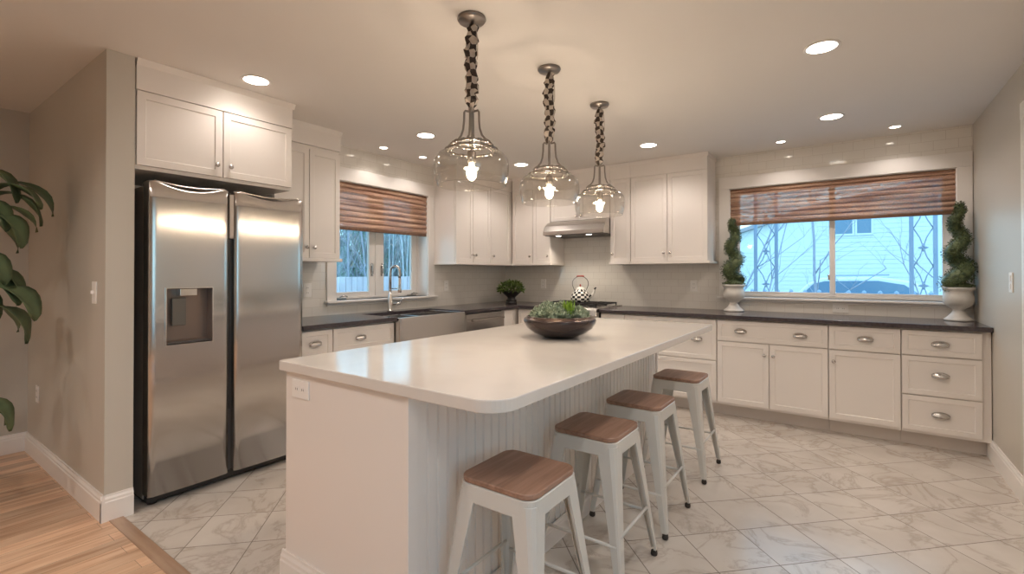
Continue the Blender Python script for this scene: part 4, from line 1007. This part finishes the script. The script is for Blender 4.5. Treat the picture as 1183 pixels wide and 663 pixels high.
# car
r = thing('parked_car', 'white car parked outside behind the low fence', 'car', (4.0, 11.5, -.6))
b = NB(); z_ = -.43
prof = [(2.2, .25), (2.1, .70), (2.35, .88), (2.95, .98), (3.35, 1.42), (3.7, 1.58), (5.0, 1.60), (5.7, 1.48), (6.25, 1.05), (6.35, .95), (6.4, .30)]
prism(b, [(x-.6, z+z_) for x, z in prof], 11.0, 12.8, 'y'); finish('car_body', b, M['carpaint'], r, .06, seg=3)
b = NB(); prism(b, [(x-.6, z+z_) for x, z in ((3.12, 1.02), (3.48, 1.40), (3.75, 1.48), (4.95, 1.50), (5.5, 1.40), (5.92, 1.06))], 10.985, 12.815, 'y'); finish('side_glass', b, M['extwindow'], r)
b = NB(); prism(b, [(x-.6, z+z_) for x, z in ((3.05, 1.07), (3.40, 1.45), (3.44, 1.42), (3.12, 1.04))], 11.15, 12.65, 'y'); finish('windscreen', b, M['extwindow'], r)
b = NB(); tube(b, [(3.2, 11.2, 1.64+z_), (4.6, 11.2, 1.66+z_)], .02, 6); finish('roof_rail', b, M['iron'], r)
for xx in (2.45, 4.95):
    for yy in (11.0, 12.62):
        b = NB(); lathe(b, [(.0, 0), (.30, 0), (.33, .04), (.33, .16), (.30, .2), (0, .2)], 24, (xx, yy-.01, -.27), axis='y', cap=False); finish('wheel', b, M['rubber'], r)
# iron porch columns
def column(xa, xb, y, label):
    r = thing('porch_column', label, 'porch column', ((xa+xb)/2, y, -.02))
    for x in (xa, xb):
        b = NB(); box(b, x-.018, x+.018, y-.018, y+.018, -.02, 2.6); finish('post', b, M['iron'], r)
    c = (xa+xb)/2; b = NB(); hw = (xb-xa)/2-.018
    for k in range(6):
        z0 = .05+k*.40; z0 += .105; pts = []
        for s in (-1, 1):
            tube(b, [(c+s*hw, y, z0), (c+s*hw*.35, y, z0+.1), (c, y, z0+.20), (c+s*hw*.35, y, z0+.30), (c+s*hw, y, z0+.40)], .006, 6)
        for a in range(4):
            an = pi/2*a; p0 = Vector((c, y, z0+.335-.2+.0+.06)); d = Vector((cos(an), 0, sin(an))); tube(b, [p0, p0+d*.02, p0+d*.045], [.010, .016, .002], 6)
    finish('scroll_work', b, M['iron'], r)
column(2.814, 3.04, 1.4, 'dark iron porch column outside the left half of the wide window')
column(4.298, 4.49, 1.4, 'dark iron porch column outside the right half of the wide window')
b = NB(); box(b, -1, 8, .25, 2.2, -.6, -.02); o = finish('porch_floor', b, M['porch']); o['kind'] = 'structure'
# bare trees
def tree(x, y, hgt, r0, label, seed, m='bark', lean=0., spread=1., z0=-.6, depth=4, grp='bare trees outside', bl=1.):
    q = random.Random(seed); t = thing('bare_tree', label, 'tree', (x, y, z0), grp); bt = NB(); bb = NB()
    def limb(b_, p, d, L, rad, dep, main=False):
        pts = [p.copy()]; rr_ = [rad]; n = 6 if main else 4; dd = d.copy()
        for i in range(n):
            dd = (dd + Vector((q.uniform(-1, 1), q.uniform(-1, 1), q.uniform(-.3, .7)))*(.10 if main else .22)).normalized(); p = p+dd*(L/n); pts.append(p.copy()); rr_.append(rad*(1-.55*(i+1)/n))
        tube(b_, pts, rr_, 6 if main else 4)
        if dep > 0:
            for k in range(7 if main else 4):
                i = q.randint(1, n); a = q.uniform(0, 2*pi); side = Vector((cos(a), sin(a), q.uniform(.2, 1.)))*spread
                limb(bb, pts[i].copy(), (dd*.6+side).normalized(), L*q.uniform(.35, .6)*bl, rr_[i]*.55, dep-1)
    limb(bt, Vector((0, 0, 0)), Vector((lean, 0, 1)).normalized(), hgt, r0*.62, depth-1, True)
    finish('trunk', bt, M[m], t, local=True); finish('branches', bb, M[m], t, local=True); return t
tree(3.1, 9.6, 5.5, .07, 'slender bare tree in the left half of the wide window', 21, depth=5, bl=.8)
tree(.6, 10.6, 4.4, .06, 'leaning bare tree at the left end of the wide window', 22, lean=.25, bl=.7)
tree(4.9, 6.9, 4.5, .05, 'bare tree in the right half of the wide window by the column', 23, lean=.3, depth=5, bl=.8)
tree(2.0, 6.2, 3.6, .035, 'thin bare sapling behind the left porch column', 24, lean=.15)
q = random.Random(77)
for i in range(15):
    x = -7.2 - 1.6*(i//3) + q.uniform(-.25, .25); t_ = ((i*.36+.1*(i//3)) % 1.08)-.02
    # spread across the sector seen through the sink window
    yl = -5.17 + (3.787-x)*(2.60/3.787); yr = -5.17 + (3.787-x)*(3.80/3.787)
    tree(x, yl+(yr-yl)*t_, q.uniform(4, 7), q.uniform(.02, .06), 'bare woodland tree beyond the board fence, seen through the sink window', 100+i, 'bark_pale' if i % 3 else 'bark', depth=4, spread=.42, bl=.55, grp='woodland trees outside the sink window')
r = thing('board_fence', 'weathered wooden fence outside the sink window', 'fence', (-6, 2.5, -.6))
b = NB()
for k in range(70):
    y = -3+k*.16; box(b, -6.02, -6.0, y, y+.148, -.6, 1.20)
finish('boards', b, M['fence'], r)
b = NB(); box(b, -6.06, -6.02, -3, 8.3, .9, 1.0); box(b, -6.06, -6.02, -3, 8.3, -.2, -.1); finish('rail', b, M['fence'], r)

# dense winter thicket behind the woodland trees
q = random.Random(31)
def thicket(name, label, n, spot, hgt, mats, r0=.014):
    b = NB()
    for i in range(n):
        x, y = spot(); h_ = q.uniform(.5, 1)*hgt; p = Vector((x, y, -.6)); d = Vector((q.uniform(-.35, .35), q.uniform(-.35, .35), 1)).normalized(); pts = [p.copy()]
        k = 4; mi = 0 if q.random() < .7 else 1
        for j in range(k):
            d = (d+Vector((q.uniform(-.3, .3), q.uniform(-.3, .3), .1))).normalized(); p = p+d*(h_/k); pts.append(p.copy())
        tube(b, pts, [r0*(1-.7*j/k) for j in range(k+1)], 3, mi=mi)
        for m_ in range(9):
            j = q.randint(1, k); a = q.uniform(0, 2*pi); e = pts[j]+Vector((cos(a), sin(a), q.uniform(.1, 1.2)))*q.uniform(.25, .8)
            tube(b, [pts[j], (pts[j]+e)/2+Vector((0, 0, .05)), e], [r0*.45, r0*.35, r0*.15], 3, mi=mi)
    o = finish(name, b, mats); return tag(o, label, 'shrubs', None, 'stuff')
def sp1():
    x = q.uniform(-24, -15.5); t_ = q.uniform(-.15, 1.15); yl = -5.17+(3.787-x)*.687; yr = -5.17+(3.787-x)*1.0
    return x, yl+(yr-yl)*t_
M['twig'] = mat('thicket_twig', (.34, .36, .38), .9); M['evergreen'] = mat('thicket_green', (.20, .30, .24), .9)
thicket('winter_thicket', 'dense tangle of pale bare twigs filling the woodland beyond the sink window', 900, sp1, 7.0, [M['twig'], M['evergreen']], .03)
